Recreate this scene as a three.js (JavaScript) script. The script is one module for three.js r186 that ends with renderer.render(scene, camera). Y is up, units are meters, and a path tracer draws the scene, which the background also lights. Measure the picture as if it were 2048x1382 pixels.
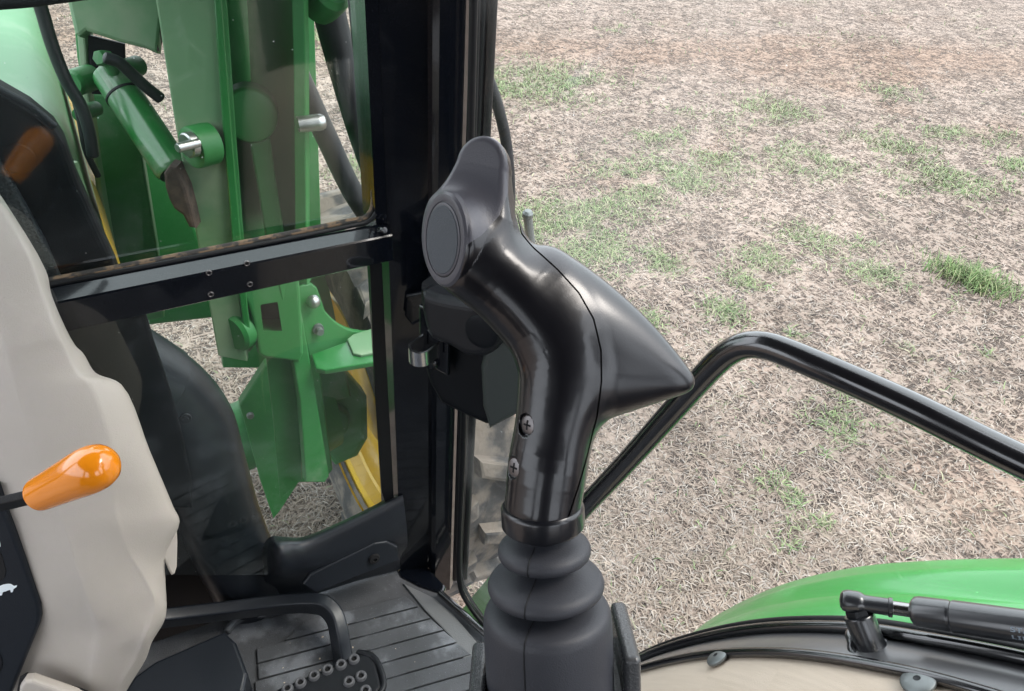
import * as THREE from 'three';
import { mergeGeometries } from 'three/addons/utils/BufferGeometryUtils.js';
import { RoundedBoxGeometry } from 'three/addons/geometries/RoundedBoxGeometry.js';

// ------------------------------------------------------------------ camera, sky, sun, exposure
const scene = new THREE.Scene();
const V = (p) => (p.isVector3 ? p.clone() : new THREE.Vector3(p[0], p[1], p[2]));
const EYE = new THREE.Vector3(0, 1.85, 0);          // head height above the field; the cab floor is at 0.85
const camera = new THREE.PerspectiveCamera(50.960, 1024 / 691, 0.02, 400);
camera.position.copy(EYE);
camera.up.set(...[0.2552, 0.7945, -0.5511]);
camera.lookAt(EYE.clone().add(V([0.4337, -0.6035, -0.6691])));

const renderer = new THREE.WebGLRenderer({ antialias: true });
renderer.toneMapping = THREE.LinearToneMapping;
renderer.toneMappingExposure = 3.7;
renderer.shadowMap.enabled = true;

{ // overcast sky: bright and nearly even, a little brighter overhead, soft cloud structure
  const w = 256, h = 128, d = new Float32Array(w * h * 4);
  for (let y = 0; y < h; y++) for (let x = 0; x < w; x++) {
    const el = ((y + .5) / h - .5) * Math.PI, az = (x / w) * Math.PI * 2;
    const c = .5 + .5 * Math.sin(az * 3 + 4 * Math.sin(el * 5 + az)) * Math.cos(el * 9 + Math.sin(az * 2) * 2);
    const up = Math.max(0, Math.sin(el));
    let v = .74 + .36 * up + .14 * (c - .5) * Math.cos(el);
    if (el < -.02) v = .3;
    const i = (y * w + x) * 4;
    d[i] = v * .94; d[i + 1] = v * .99; d[i + 2] = v * 1.07; d[i + 3] = 1;
  }
  const t = new THREE.DataTexture(d, w, h, THREE.RGBAFormat, THREE.FloatType);
  t.mapping = THREE.EquirectangularReflectionMapping; t.magFilter = THREE.LinearFilter; t.minFilter = THREE.LinearFilter; t.needsUpdate = true;
  scene.background = t; scene.environment = t;
}
const sun = new THREE.DirectionalLight(0xfff6ec, 1.0);
sun.position.set(9, 16, 4); sun.target.position.set(0, 0.5, -1);
sun.castShadow = true; sun.shadow.radius = 45; sun.shadow.mapSize.set(2048, 2048);
Object.assign(sun.shadow.camera, { left: -12, right: 14, top: 14, bottom: -12, near: 1, far: 60 });
scene.add(sun, sun.target);

// ------------------------------------------------------------------ helpers
let seed = 20240;
const rnd = () => { seed = (seed + 0x6d2b79f5) | 0; let t = Math.imul(seed ^ (seed >>> 15), 1 | seed); t = (t + Math.imul(t ^ (t >>> 7), 61 | t)) ^ t; return ((t ^ (t >>> 14)) >>> 0) / 4294967296; };
const rr = (a, b) => a + (b - a) * rnd();
const mix = (a, b, t) => a + (b - a) * t;
const sstep = (a, b, x) => { const t = Math.min(1, Math.max(0, (x - a) / (b - a))); return t * t * (3 - 2 * t); };
const hash = (x, y, s) => { let n = Math.imul(x | 0, 374761393) + Math.imul(y | 0, 668265263) + Math.imul(s | 0, 974711); n = Math.imul(n ^ (n >>> 13), 1274126177); return ((n ^ (n >>> 16)) >>> 0) / 4294967296; };
function vnoise(x, y, per, s) { // value noise, tiles every `per` cells (0: never)
  const xi = Math.floor(x), yi = Math.floor(y), fx = x - xi, fy = y - yi, u = fx * fx * (3 - 2 * fx), v = fy * fy * (3 - 2 * fy);
  const w = per ? (a) => ((a % per) + per) % per : (a) => a;
  const a = hash(w(xi), w(yi), s), b = hash(w(xi + 1), w(yi), s), c = hash(w(xi), w(yi + 1), s), d = hash(w(xi + 1), w(yi + 1), s);
  return mix(mix(a, b, u), mix(c, d, u), v);
}
function fbm(x, y, per, oct, s) { let a = 0, k = .5, n = 0; for (let i = 0; i < oct; i++) { a += k * vnoise(x, y, per, s + i); n += k; x *= 2; y *= 2; per *= 2; k *= .55; } return a / n; }
function tex(size, f, srgb, repeat = [1, 1]) { // f(u, v) -> [r, g, b] 0..1 or a number
  const d = new Uint8Array(size * size * 4);
  for (let y = 0; y < size; y++) for (let x = 0; x < size; x++) {
    let c = f(x / size, y / size, x, y); if (typeof c === 'number') c = [c, c, c];
    const i = (y * size + x) * 4;
    for (let k = 0; k < 3; k++) d[i + k] = Math.max(0, Math.min(255, Math.round(c[k] * 255)));
    d[i + 3] = 255;
  }
  const t = new THREE.DataTexture(d, size, size);
  t.wrapS = t.wrapT = THREE.RepeatWrapping; t.magFilter = THREE.LinearFilter; t.minFilter = THREE.LinearMipmapLinearFilter; t.generateMipmaps = true;
  if (srgb) t.colorSpace = THREE.SRGBColorSpace;
  t.repeat.set(...repeat); t.needsUpdate = true;
  return t;
}
const rep = (t, r) => { const c = t.clone(); c.repeat.set(r, r); c.needsUpdate = true; return c; };

const used = {};
function numbered(n) { if (!(n in used)) { used[n] = 0; return n; } used[n]++; return n + '_' + String(used[n]).padStart(3, '0'); }
function uvBox(g) { // uv in metres from the face's main direction
  g = g.index ? g.toNonIndexed() : g;
  const p = g.attributes.position, uv = new Float32Array(p.count * 2), a = new THREE.Vector3(), b = new THREE.Vector3(), c = new THREE.Vector3();
  for (let i = 0; i < p.count; i += 3) {
    a.fromBufferAttribute(p, i); b.fromBufferAttribute(p, i + 1); c.fromBufferAttribute(p, i + 2);
    const n = b.clone().sub(a).cross(c.clone().sub(a)), x = Math.abs(n.x), y = Math.abs(n.y), z = Math.abs(n.z);
    [a, b, c].forEach((q, k) => { const [u, v] = x >= y && x >= z ? [q.z, q.y] : y >= z ? [q.x, q.z] : [q.x, q.y]; uv[(i + k) * 2] = u; uv[(i + k) * 2 + 1] = v; });
  }
  g.setAttribute('uv', new THREE.BufferAttribute(uv, 2));
  return g;
}
function merge(list) { return mergeGeometries(list.map((g) => { g = g.index ? g.toNonIndexed() : g; for (const k of Object.keys(g.attributes)) if (!['position', 'normal', 'uv'].includes(k)) g.deleteAttribute(k); return g; })); }
function obj(name, geo, mat, parent = scene, keepUV = false) {
  if (Array.isArray(geo)) geo = merge(geo);
  if (!keepUV) geo = uvBox(geo);
  const m = new THREE.Mesh(geo, mat);
  m.name = parent === scene ? numbered(name) : name;
  m.castShadow = m.receiveShadow = true;
  parent.add(m); return m;
}
function thing(name, label, category, group) {
  const o = new THREE.Group(); o.name = numbered(name); o.userData = { label, category };
  if (group) o.userData.group = group;
  scene.add(o); return o;
}
const tag = (o, label, category, group) => { Object.assign(o.userData, { label, category }); if (group) o.userData.group = group; return o; };

// a flat plate: outline in space (about planar), pushed back along n by t, bevelled edges
function plate(pts, n, t, bevel = .002, seg = 2, holes = []) {
  n = V(n).normalize(); pts = pts.map(V);
  const o = pts.reduce((a, p) => a.add(p), new THREE.Vector3()).multiplyScalar(1 / pts.length);
  const u = (Math.abs(n.y) < .9 ? new THREE.Vector3(0, 1, 0) : new THREE.Vector3(1, 0, 0)).cross(n).normalize(), v = n.clone().cross(u);
  const flat = (list) => list.map((p) => { const q = V(p).sub(o); return new THREE.Vector2(q.dot(u), q.dot(v)); });
  const sh = new THREE.Shape(flat(pts));
  for (const h of holes) sh.holes.push(new THREE.Path(flat(h)));
  const b = Math.min(bevel, t * .45);
  const g = new THREE.ExtrudeGeometry(sh, { depth: Math.max(1e-4, t - 2 * b), bevelEnabled: b > 0, bevelThickness: b, bevelSize: b, bevelOffset: -b, bevelSegments: seg, curveSegments: 8 });
  g.translate(0, 0, -t + b);
  g.applyMatrix4(new THREE.Matrix4().makeBasis(u, v, n).setPosition(o));
  return g;
}
const smooth = (pts, n = 4, closed = false) => new THREE.CatmullRomCurve3(pts.map(V), closed, 'centripetal').getPoints(pts.length * n);
function tube(pts, r, rad = 12, n = 6, closed = false) {
  const c = new THREE.CatmullRomCurve3(pts.map(V), closed, 'centripetal');
  return capTube(c, Math.max(8, pts.length * n), r, rad, closed);
}
function capTube(c, n, r, rad, closed) {
  const g = new THREE.TubeGeometry(c, n, r, rad, closed);
  if (closed) return g;
  const ends = [0, 1].map((e) => {
    const s = new THREE.SphereGeometry(r, rad, 6); const t = c.getTangent(e); if (!e) t.negate();
    s.scale(1, .5, 1); s.applyQuaternion(new THREE.Quaternion().setFromUnitVectors(new THREE.Vector3(0, 1, 0), t)); const p = c.getPoint(e); s.translate(p.x, p.y, p.z); return s;
  });
  return merge([g, ...ends]);
}
function straight(a, b, r, rad = 12, r2 = r) { // cylinder between two points
  a = V(a); b = V(b); const d = b.clone().sub(a), g = new THREE.CylinderGeometry(r2, r, d.length(), rad, 1);
  g.translate(0, d.length() / 2, 0); g.applyQuaternion(new THREE.Quaternion().setFromUnitVectors(new THREE.Vector3(0, 1, 0), d.normalize())); g.translate(a.x, a.y, a.z); return g;
}
function lathe(a, dir, prof, seg = 48) { // prof: [radius, height] along dir from a
  const g = new THREE.LatheGeometry(prof.map((p) => new THREE.Vector2(Math.max(1e-5, p[0]), p[1])), seg);
  g.applyQuaternion(new THREE.Quaternion().setFromUnitVectors(new THREE.Vector3(0, 1, 0), V(dir).normalize())); a = V(a); g.translate(a.x, a.y, a.z); return toCreasedNormals(g, .6);
}
function grid(rows, closeU = false) { // rows of points -> surface
  const nr = rows.length, nc = rows[0].length, pos = [], idx = [];
  for (const r of rows) for (const p of r) { const q = V(p); pos.push(q.x, q.y, q.z); }
  for (let i = 0; i < nr - 1; i++) for (let j = 0; j < nc - 1; j++) { const a = i * nc + j, b = a + 1, c = a + nc, d = c + 1; idx.push(a, c, b, b, c, d); }
  const g = new THREE.BufferGeometry(); g.setAttribute('position', new THREE.Float32BufferAttribute(pos, 3)); g.setIndex(idx); g.computeVertexNormals();
  g.setAttribute('uv', new THREE.Float32BufferAttribute(new Float32Array(pos.length / 3 * 2), 2));
  return g;
}
// rows of control points smoothed along and across
function skin(rows, nu = 5, nv = 5, cross = true) {
  const a = rows.map((r) => new THREE.CatmullRomCurve3(r.map(V), false, 'centripetal').getPoints((r.length - 1) * nu));
  if (!cross) return grid(a);
  const out = []; const nc = a[0].length;
  const cols = []; for (let j = 0; j < nc; j++) cols.push(new THREE.CatmullRomCurve3(a.map((r) => r[j]), false, 'centripetal').getPoints((rows.length - 1) * nv));
  for (let i = 0; i < cols[0].length; i++) out.push(cols.map((c) => c[i]));
  return grid(out);
}
function sweep(pts, w, h, up, n = 6, round = .25) { // rectangular bar (w across, h along up) with rounded edges along a path
  const c = new THREE.CatmullRomCurve3(pts.map(V), false, 'centripetal'), N = pts.length * n, rows = [], e = Math.min(w, h) * round;
  const prof = []; for (const [sx, sy, a0] of [[1, 1, 0], [-1, 1, 1], [-1, -1, 2], [1, -1, 3]]) for (let k = 0; k <= 3; k++) { const a = (a0 + k / 3) * Math.PI / 2; prof.push([sx * (w / 2 - e) + Math.cos(a) * e, sy * (h / 2 - e) + Math.sin(a) * e]); }
  prof.push(prof[0]);
  const U = V(up).normalize();
  for (let i = 0; i <= N; i++) { const p = c.getPoint(i / N), t = c.getTangent(i / N), s = t.clone().cross(U).normalize(), v = s.clone().cross(t).normalize(); rows.push(prof.map(([a, b]) => p.clone().addScaledVector(s, a).addScaledVector(v, b))); }
  const capA = rows[0].map(() => rows[0].reduce((a, q) => a.add(q), new THREE.Vector3()).multiplyScalar(1 / rows[0].length)), L = rows[rows.length - 1], capB = L.map(() => L.reduce((a, q) => a.add(q), new THREE.Vector3()).multiplyScalar(1 / L.length));
  return toCreasedNormals(grid([capA, ...rows, capB]), .7);
}
function toCreasedNormals(g, ang) { // smooth across edges flatter than ang; corners matched to a hundredth of a millimetre
  g = g.index ? g.toNonIndexed() : g;
  const p = g.attributes.position, nf = p.count / 3, fn = [], map = new Map(), cs = Math.cos(ang), key = (i) => Math.round(p.getX(i) * 5e4) + ',' + Math.round(p.getY(i) * 5e4) + ',' + Math.round(p.getZ(i) * 5e4);
  const a = new THREE.Vector3(), b = new THREE.Vector3(), c = new THREE.Vector3();
  for (let f = 0; f < nf; f++) { a.fromBufferAttribute(p, f * 3); b.fromBufferAttribute(p, f * 3 + 1); c.fromBufferAttribute(p, f * 3 + 2); const n = b.clone().sub(a).cross(c.clone().sub(a)); fn.push(n); for (let k = 0; k < 3; k++) { const q = key(f * 3 + k); if (!map.has(q)) map.set(q, []); map.get(q).push(f); } }
  const un = fn.map((n) => n.clone().normalize()), out = new Float32Array(p.count * 3);
  for (let f = 0; f < nf; f++) for (let k = 0; k < 3; k++) { const v = new THREE.Vector3(); for (const o of map.get(key(f * 3 + k))) if (un[o].dot(un[f]) > cs) v.add(fn[o]); if (v.lengthSq() < 1e-30) v.copy(un[f]); v.normalize(); out.set([v.x, v.y, v.z], (f * 3 + k) * 3); }
  g.setAttribute('normal', new THREE.BufferAttribute(out, 3)); return g;
}
const arcPts = (n, f) => Array.from({ length: n }, (_, i) => f(i / (n - 1)));

// ------------------------------------------------------------------ materials
const grain = tex(256, (u, v, x, y) => .5 * hash(x, y, 3) + .5 * fbm(u * 64, v * 64, 64, 2, 8));
const blotch = tex(512, (u, v) => fbm(u * 6, v * 6, 6, 6, 21));
const dusty = tex(512, (u, v, x, y) => { const b = fbm(u * 8, v * 8, 8, 5, 40), s = Math.pow(hash(x, y, 5), 60); return .32 + .25 * b + .5 * s; });
const scratch = tex(512, (u, v) => fbm(u * 200, v * 6, 0, 2, 77) * .5 + fbm(u * 5, v * 5, 5, 4, 9) * .5);
const std = (rgb, rough, extra = {}) => { const { c, ...e } = extra; const m = new THREE.MeshPhysicalMaterial({ roughness: rough, ...e }); m.color.setRGB(...rgb); m.side = THREE.DoubleSide; return m; };
const tone = (base, amt, size = 512, s = 1, freq = 7) => tex(size, (u, v) => { const n = fbm(u * freq, v * freq, freq, 5, s) - .5; return base.map((b) => b * (1 + amt * n)); }, true);
const withMap = (m, t, r) => { m.map = rep(t, r); m.color.setRGB(1, 1, 1); return m; };

const M = {};
M.gloss = std([.004, .004, .0055], .25, { ior: 1.6, clearcoat: 1, clearcoatRoughness: .1, roughnessMap: rep(tex(256, (u, v) => .75 + .5 * fbm(u * 5, v * 5, 5, 5, 61)), 9) });
M.gripSoft = std([.076, .076, .09], .4, { bumpMap: rep(grain, 30), bumpScale: .00009 });
M.grip = std([.003, .003, .005], .34, { clearcoatRoughnessMap: rep(tex(512, (u, v) => .55 + .9 * sstep(.42, .7, fbm(u * 7, v * 7, 7, 6, 131))), 14),  ior: 1.5, specularIntensity: .6, bumpMap: rep(grain, 26), bumpScale: .00002, clearcoat: .6, clearcoatRoughness: .2 });
M.gripSatin = std([.004, .0045, .007], .36, { ior: 1.5, specularIntensity: .6, bumpMap: rep(grain, 30), bumpScale: .00004, clearcoat: .75, clearcoatRoughness: .2 });
M.pad = std([.06, .07, .083], .62, { bumpMap: rep(grain, 34), bumpScale: .0003 });
M.rubber = std([.024, .026, .033], .55, { bumpMap: rep(grain, 30), bumpScale: .00012 });
M.plastic = std([.007, .008, .0105], .42, { specularIntensity: .6, bumpMap: rep(grain, 22), bumpScale: .0002 });
M.shroud = std([.0022, .0035, .0055], .5, { specularIntensity: .35, bumpMap: rep(grain, 22), bumpScale: .0002 });
M.seal = std([.004, .0045, .006], .5, { specularIntensity: .6 });
M.dustSeal = withMap(std([1, 1, 1], .8), tex(256, (u, v) => { const n = sstep(.42, .62, fbm(u * 9, v * 9, 9, 5, 5)); return [mix(.16, .42, n), mix(.155, .35, n), mix(.15, .27, n)]; }, true), 11);
M.paint = std([.0025, .0035, .006], .24, { roughnessMap: rep(dusty, 6), specularIntensity: .4, clearcoat: .75, clearcoatRoughness: .07 });
M.paint.roughness = .5;
M.strip = std([.045, .046, .05], .5, { ior: 1.7, clearcoat: 1, clearcoatRoughness: .28, roughnessMap: rep(dusty, 5) }); M.strip.roughness = .9;
M.gray = std([.045, .047, .05], .6, { bumpMap: rep(grain, 20), bumpScale: .00025, roughnessMap: rep(dusty, 5) });
M.mat = withMap(std([1, 1, 1], .72, { bumpMap: rep(grain, 14), bumpScale: .0007 }), tex(512, (u, v, x, y) => { const n = fbm(u * 7, v * 7, 7, 6, 90), d = sstep(.52, .75, n) * .16, s = hash(x, y, 4) > .9975 ? .25 : 0; const k = .3 + .1 * (n - .5) + d * .8 + s; return [k * .97, k * 1.0, k * 1.05]; }, true), 3.2);
M.trim = std([.0135, .0165, .022], .42, { clearcoat: .35, clearcoatRoughness: .3, specularIntensity: .6, roughnessMap: rep(dusty, 4), bumpMap: rep(grain, 18), bumpScale: .0002 }); M.trim.roughness = .85;
M.beige = withMap(std([1, 1, 1], .46, { bumpMap: rep(grain, 24), bumpScale: .00025 }), tone([.7, .672, .638], .05, 512, 33), 2.2);
M.liner = withMap(std([1, 1, 1], .55, { bumpMap: rep(grain, 24), bumpScale: .0003 }), tex(512, (u, v) => { const n = fbm(u * 90, v * 9, 0, 3, 14) - .5, b = fbm(u * 5, v * 5, 5, 4, 15) - .5; return [.73 + .05 * n + .04 * b, .675 + .05 * n + .04 * b, .61 + .05 * n + .05 * b]; }, true), 4);
M.plate = std([.008, .011, .016], .42, { specularIntensity: .7, bumpMap: rep(grain, 26), bumpScale: .00025 });
M.orange = std([.82, .25, .008], .16, { clearcoat: .6, clearcoatRoughness: .05 });
M.strut = std([.008, .009, .012], .35, { clearcoat: 1, clearcoatRoughness: .2, ior: 1.6 });
M.latchFaceLit = std([.03, .038, .036], .5, { bumpMap: rep(grain, 26), bumpScale: .00025 });  // latch plastic, its lit greenish reflection put into the colour
M.stud = std([.085, .086, .092], .5);
M.border = std([.13, .135, .14], .7, { bumpMap: rep(grain, 16), bumpScale: .0005 });
M.rod = std([.3, .29, .29], .2, { metalness: 1 });
M.white = std([.75, .82, .86], .5);
M.chrome = std([.62, .62, .63], .22, { metalness: 1 });
M.steel = std([.42, .42, .42], .35, { metalness: 1, roughnessMap: rep(dusty, 20) }); M.steel.roughness = .8;
M.screw = std([.16, .15, .15], .4, { metalness: .9 });
M.zinc = std([.17, .185, .185], .5, { metalness: .6, roughnessMap: rep(dusty, 30) }); M.zinc.roughness = 1;
const greenTex = (k, s, dust) => tex(512, (u, v, x, y) => {
  const n = fbm(u * 6, v * 6, 6, 6, s), d = sstep(.45, .8, n) * dust, sp = hash(x, y, s) > .9985 ? .3 : 0;
  const g = [.135 * k, .42 * k, .195 * k]; return [mix(g[0], .46, d) + sp, mix(g[1], .51, d) + sp, mix(g[2], .43, d) + sp];
}, true);
M.green = withMap(std([1, 1, 1], .3, { clearcoat: .5, clearcoatRoughness: .12 }), greenTex(1, 50, .12), 2);
M.hood = withMap(std([1, 1, 1], .5, { clearcoat: .15, clearcoatRoughness: .3 }), greenTex(1, 57, .5), 2);
M.greenDusty = withMap(std([1, 1, 1], .5), greenTex(1, 51, .55), 3);
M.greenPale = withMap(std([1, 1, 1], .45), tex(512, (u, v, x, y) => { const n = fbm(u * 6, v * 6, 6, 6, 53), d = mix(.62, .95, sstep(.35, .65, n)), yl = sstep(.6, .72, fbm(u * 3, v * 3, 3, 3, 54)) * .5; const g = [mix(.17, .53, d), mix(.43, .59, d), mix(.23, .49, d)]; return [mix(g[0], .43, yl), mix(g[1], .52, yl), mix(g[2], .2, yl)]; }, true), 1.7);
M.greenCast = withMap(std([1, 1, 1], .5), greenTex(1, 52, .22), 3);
M.fender = withMap(std([1, 1, 1], .34, { clearcoat: .6, clearcoatRoughness: .12, roughnessMap: rep(tex(512, (u, v) => .7 + .6 * fbm(u * 60, v * 8, 0, 4, 133)), 2) }), tex(512, (u, v, x, y) => { const n = fbm(u * 5, v * 5, 5, 6, 71) - .5, d = sstep(.1, .3, n) * .12, sp = hash(x, y, 71) > .9992 ? .3 : 0; return [.12 + d * .7 + sp, .56 + .05 * n + d * .4 + sp, .21 + d * .7 + sp * .8]; }, true), 2.2);
M.yellow = withMap(std([1, 1, 1], .4, { clearcoat: .3 }), tone([.8, .64, .06], .12, 256, 61, 6), 3);
M.rust = withMap(std([1, 1, 1], .85), tex(256, (u, v) => { const n = fbm(u * 12, v * 12, 12, 5, 34); return [mix(.14, .36, n), mix(.115, .29, n), mix(.1, .25, n)]; }, true), 8);
M.hose = std([.014, .016, .02], .5, { bumpMap: rep(grain, 20), bumpScale: .0003, roughnessMap: rep(dusty, 6) }); M.hose.roughness = .9;
M.tyre = withMap(std([1, 1, 1], .9, { bumpMap: rep(blotch, 8), bumpScale: .003 }), tex(512, (u, v) => { const n = fbm(u * 7, v * 7, 7, 6, 17), d = sstep(.36, .62, n); return [mix(.22, .41, d), mix(.217, .38, d), mix(.217, .35, d)]; }, true), 2.4);
M.glass = std([.93, .97, .95], .0, { transmission: 1, thickness: 0, ior: 1.5, roughnessMap: rep(tex(1024, (u, v, x, y) => { const b = fbm(u * 5, v * 5, 5, 5, 44); const sp = Math.pow(hash(x >> 1, y >> 1, 9), 2600) + .5 * Math.pow(hash(x, y, 10), 3000); return .018 + .05 * b + .75 * sp; }), 2.6) });
M.glass.roughness = 1;
M.doorGlass = std([.97, .985, .975], .0, { transmission: 1, thickness: 0, ior: 1.5, roughnessMap: rep(tex(1024, (u, v, x, y) => { const b = sstep(.4, .75, fbm(u * 4, v * 4, 4, 5, 46)); const sp = Math.pow(hash(x >> 1, y >> 1, 19), 3500); return .02 + .11 * b + .5 * sp; }), 1.7) });
M.doorGlass.roughness = 1;
M.roof = std([.05, .05, .052], .85);
M.fabric = std([.012, .012, .014], .85, { bumpMap: rep(grain, 12), bumpScale: .001 });
M.black = std([.004, .004, .005], .9);

// ------------------------------------------------------------------ the field
function groundHeight(x, z) { return .05 * (fbm(x * .9 + 40, z * .9 + 40, 0, 4, 201) - .5) + .022 * (fbm(x * 7 + 80, z * 7 + 80, 0, 3, 202) - .5) - .02; }
// green patches: centre x, z and radius, seen scattered over the dry field, plus a weak random spread
const patches = [
  ...[[3.756, 0, -3.3768], [2.9383, 0, -3.1775], [3.1409, 0, -3.1778], [2.4658, 0, -2.9998], [2.1552, 0, -2.656], [2.1978, 0, -2.9114], [2.0158, 0, -2.9867], [4.836, 0, -3.8944], [4.2259, 0, -3.0347], [3.6925, 0, -3.3087], [4.3359, 0, -3.7772], [6.3091, 0, -3.8617], [5.08, 0, -3.0322], [5.0062, 0, -2.4519], [3.371, -0, -2.2323], [3.5949, -0, -2.138], [2.9458, 0, -2.1635], [2.3968, 0, -2.3288], [2.3787, 0, -1.8675], [3.1188, 0, -1.6281], [5.8182, 0, -2.8661], [6.2377, 0, -2.7134], [3.7054, 0, -3.6853], [3.4921, 0, -3.7626], [5.7013, 0, -2.3626], [3.4282, 0, -5.059], [3.0332, 0, -5.1174], [2.152, 0, -6.7993], [1.0349, 0, -3.6798], [2.6833, 0, -2.0455], [2.5506, 0, -1.5929], [1.9228, 0, -1.3843], [2.224, 0, -1.0184], [1.777, -0, -0.8854], [2.169, 0, -0.8184], [1.8021, 0, -0.7766], [1.9757, 0, -1.9619], [1.3369, -0, -4.0337], [3.2899, 0, -1.1066], [2.0195, 0, -1.3714], [3.3954, 0, -1.8133]].map((p, i) => [p[0], p[2], [.3, .34, .3, .26, .22, .3, .3, .3, .3, .26, .2, .22, .26, .3, .16, .13, .14, .1, .1, .14, .26, .2, .16, .14, .2, .5, .45, .4, .12, .1, .1, .07, .08, .07, .09, .07, .08, .16, .08, .07, .13][i] * (p[2] > -1.7 ? .35 : 1)]),
];
function greenness(x, z) {
  let g = 0; for (const [px, pz, r] of patches) { const d2 = ((x - px) ** 2 + (z - pz) ** 2) / (r * r); if (d2 < 6) g = Math.max(g, Math.exp(-d2 * 1.3)); }
  const n = fbm(x * 5 + 11, z * 5 + 7, 0, 4, 303);
  g = g * sstep(.36, .66, n + .08) + .35 * sstep(.62, .78, n) * sstep(.5, .62, fbm(x * 1.1 + 5, z * 1.1, 0, 3, 305));
  return Math.min(1, g);
}
// a darker, reddish band of bare soil crosses the field several metres out
const soilBand = (x, z) => { const s = (x * .36 - z * .93); return Math.exp(-(((s - 6.9 - .5 * (fbm(x * .6, z * .6, 0, 3, 311) - .5) * 2) / .75) ** 2)); };
{
  const rows = [], cols = 260, NR = 300, pos = [], col = [], idx = [], uv = [];
  const warp = (t) => Math.sign(t) * (Math.abs(t) * 6 + Math.pow(Math.abs(t), 6) * 110);
  for (let i = 0; i <= NR; i++) for (let j = 0; j <= cols; j++) {
    const x = 3.2 + warp(j / cols * 2 - 1), z = -2.6 + warp(i / NR * 2 - 1);
    pos.push(x, groundHeight(x, z), z); uv.push(x, z);
    const n = fbm(x * 3 + 9, z * 3 + 2, 0, 4, 320), b = soilBand(x, z), bare = sstep(.55, .78, fbm(x * 1.7, z * 1.7 + 30, 0, 4, 322));
    const g = greenness(x, z) * .5;
    let c = [mix(.17, .3, n), mix(.13, .24, n), mix(.105, .205, n)];
    c = c.map((v, k) => mix(v, [.2, .128, .088][k], Math.min(.75, b * .65 + bare * .4)));
    c = c.map((v, k) => mix(v, [.12, .145, .075][k], g));
    col.push(...c);
  }
  for (let i = 0; i < NR; i++) for (let j = 0; j < cols; j++) { const a = i * (cols + 1) + j, b = a + 1, c = a + cols + 1, d = c + 1; idx.push(a, c, b, b, c, d); }
  const g = new THREE.BufferGeometry(); g.setAttribute('position', new THREE.Float32BufferAttribute(pos, 3)); g.setAttribute('color', new THREE.Float32BufferAttribute(col, 3)); g.setAttribute('uv', new THREE.Float32BufferAttribute(uv, 2)); g.setIndex(idx); g.computeVertexNormals();
  const thatch = tex(1024, (u, v) => {
    const a = fbm(u * 40 + 3 * vnoise(u * 8, v * 8, 8, 1), v * 110, 0, 3, 401), b = fbm(u * 120, v * 36, 0, 3, 402), n = Math.max(a, b) * .7 + .3 * fbm(u * 16, v * 16, 16, 5, 404), k = .45 + 1.0 * sstep(.3, .75, n);
    return [k * .88, k * .86, k * .85];
  }, true);
  const mat = std([1, 1, 1], .95, { vertexColors: true, bumpMap: rep(thatch, .8), bumpScale: .02 }); mat.map = rep(thatch, .8);
  const o = new THREE.Mesh(g, mat); o.name = 'ground'; o.receiveShadow = o.castShadow = true; o.userData = { kind: 'structure', label: 'dry field of straw coloured grass', category: 'ground' }; scene.add(o);
}
function bladeGeo(len, w, curl, segs) {
  const pos = [], idx = []; let a = .25, x = 0, y = 0;
  for (let i = 0; i <= segs; i++) { const ww = w * (1 - .85 * (i / segs) ** 2) / 2; pos.push(-ww, y, x, ww, y, x); x += Math.cos(a) * len / segs; y += Math.sin(a) * len / segs; a -= curl / segs; if (i < segs) { const b = i * 2; idx.push(b, b + 1, b + 2, b + 1, b + 3, b + 2); } }
  const g = new THREE.BufferGeometry(); g.setAttribute('position', new THREE.Float32BufferAttribute(pos, 3)); g.setIndex(idx); g.computeVertexNormals(); return g;
}
function scatter(name, geo, mat, label, category, spots) {
  const im = new THREE.InstancedMesh(geo, mat, spots.length), o = new THREE.Object3D(), c = new THREE.Color();
  spots.forEach((s, i) => { o.position.set(s.x, s.y, s.z); o.rotation.set(s.tilt || 0, s.turn, s.roll || 0, 'YXZ'); o.scale.set(s.w, s.s, s.s); o.updateMatrix(); im.setMatrixAt(i, o.matrix); im.setColorAt(i, c.setRGB(...s.c)); });
  im.name = numbered(name); im.castShadow = im.receiveShadow = true; im.userData = { kind: 'stuff', label, category }; scene.add(im); return im;
}
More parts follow.
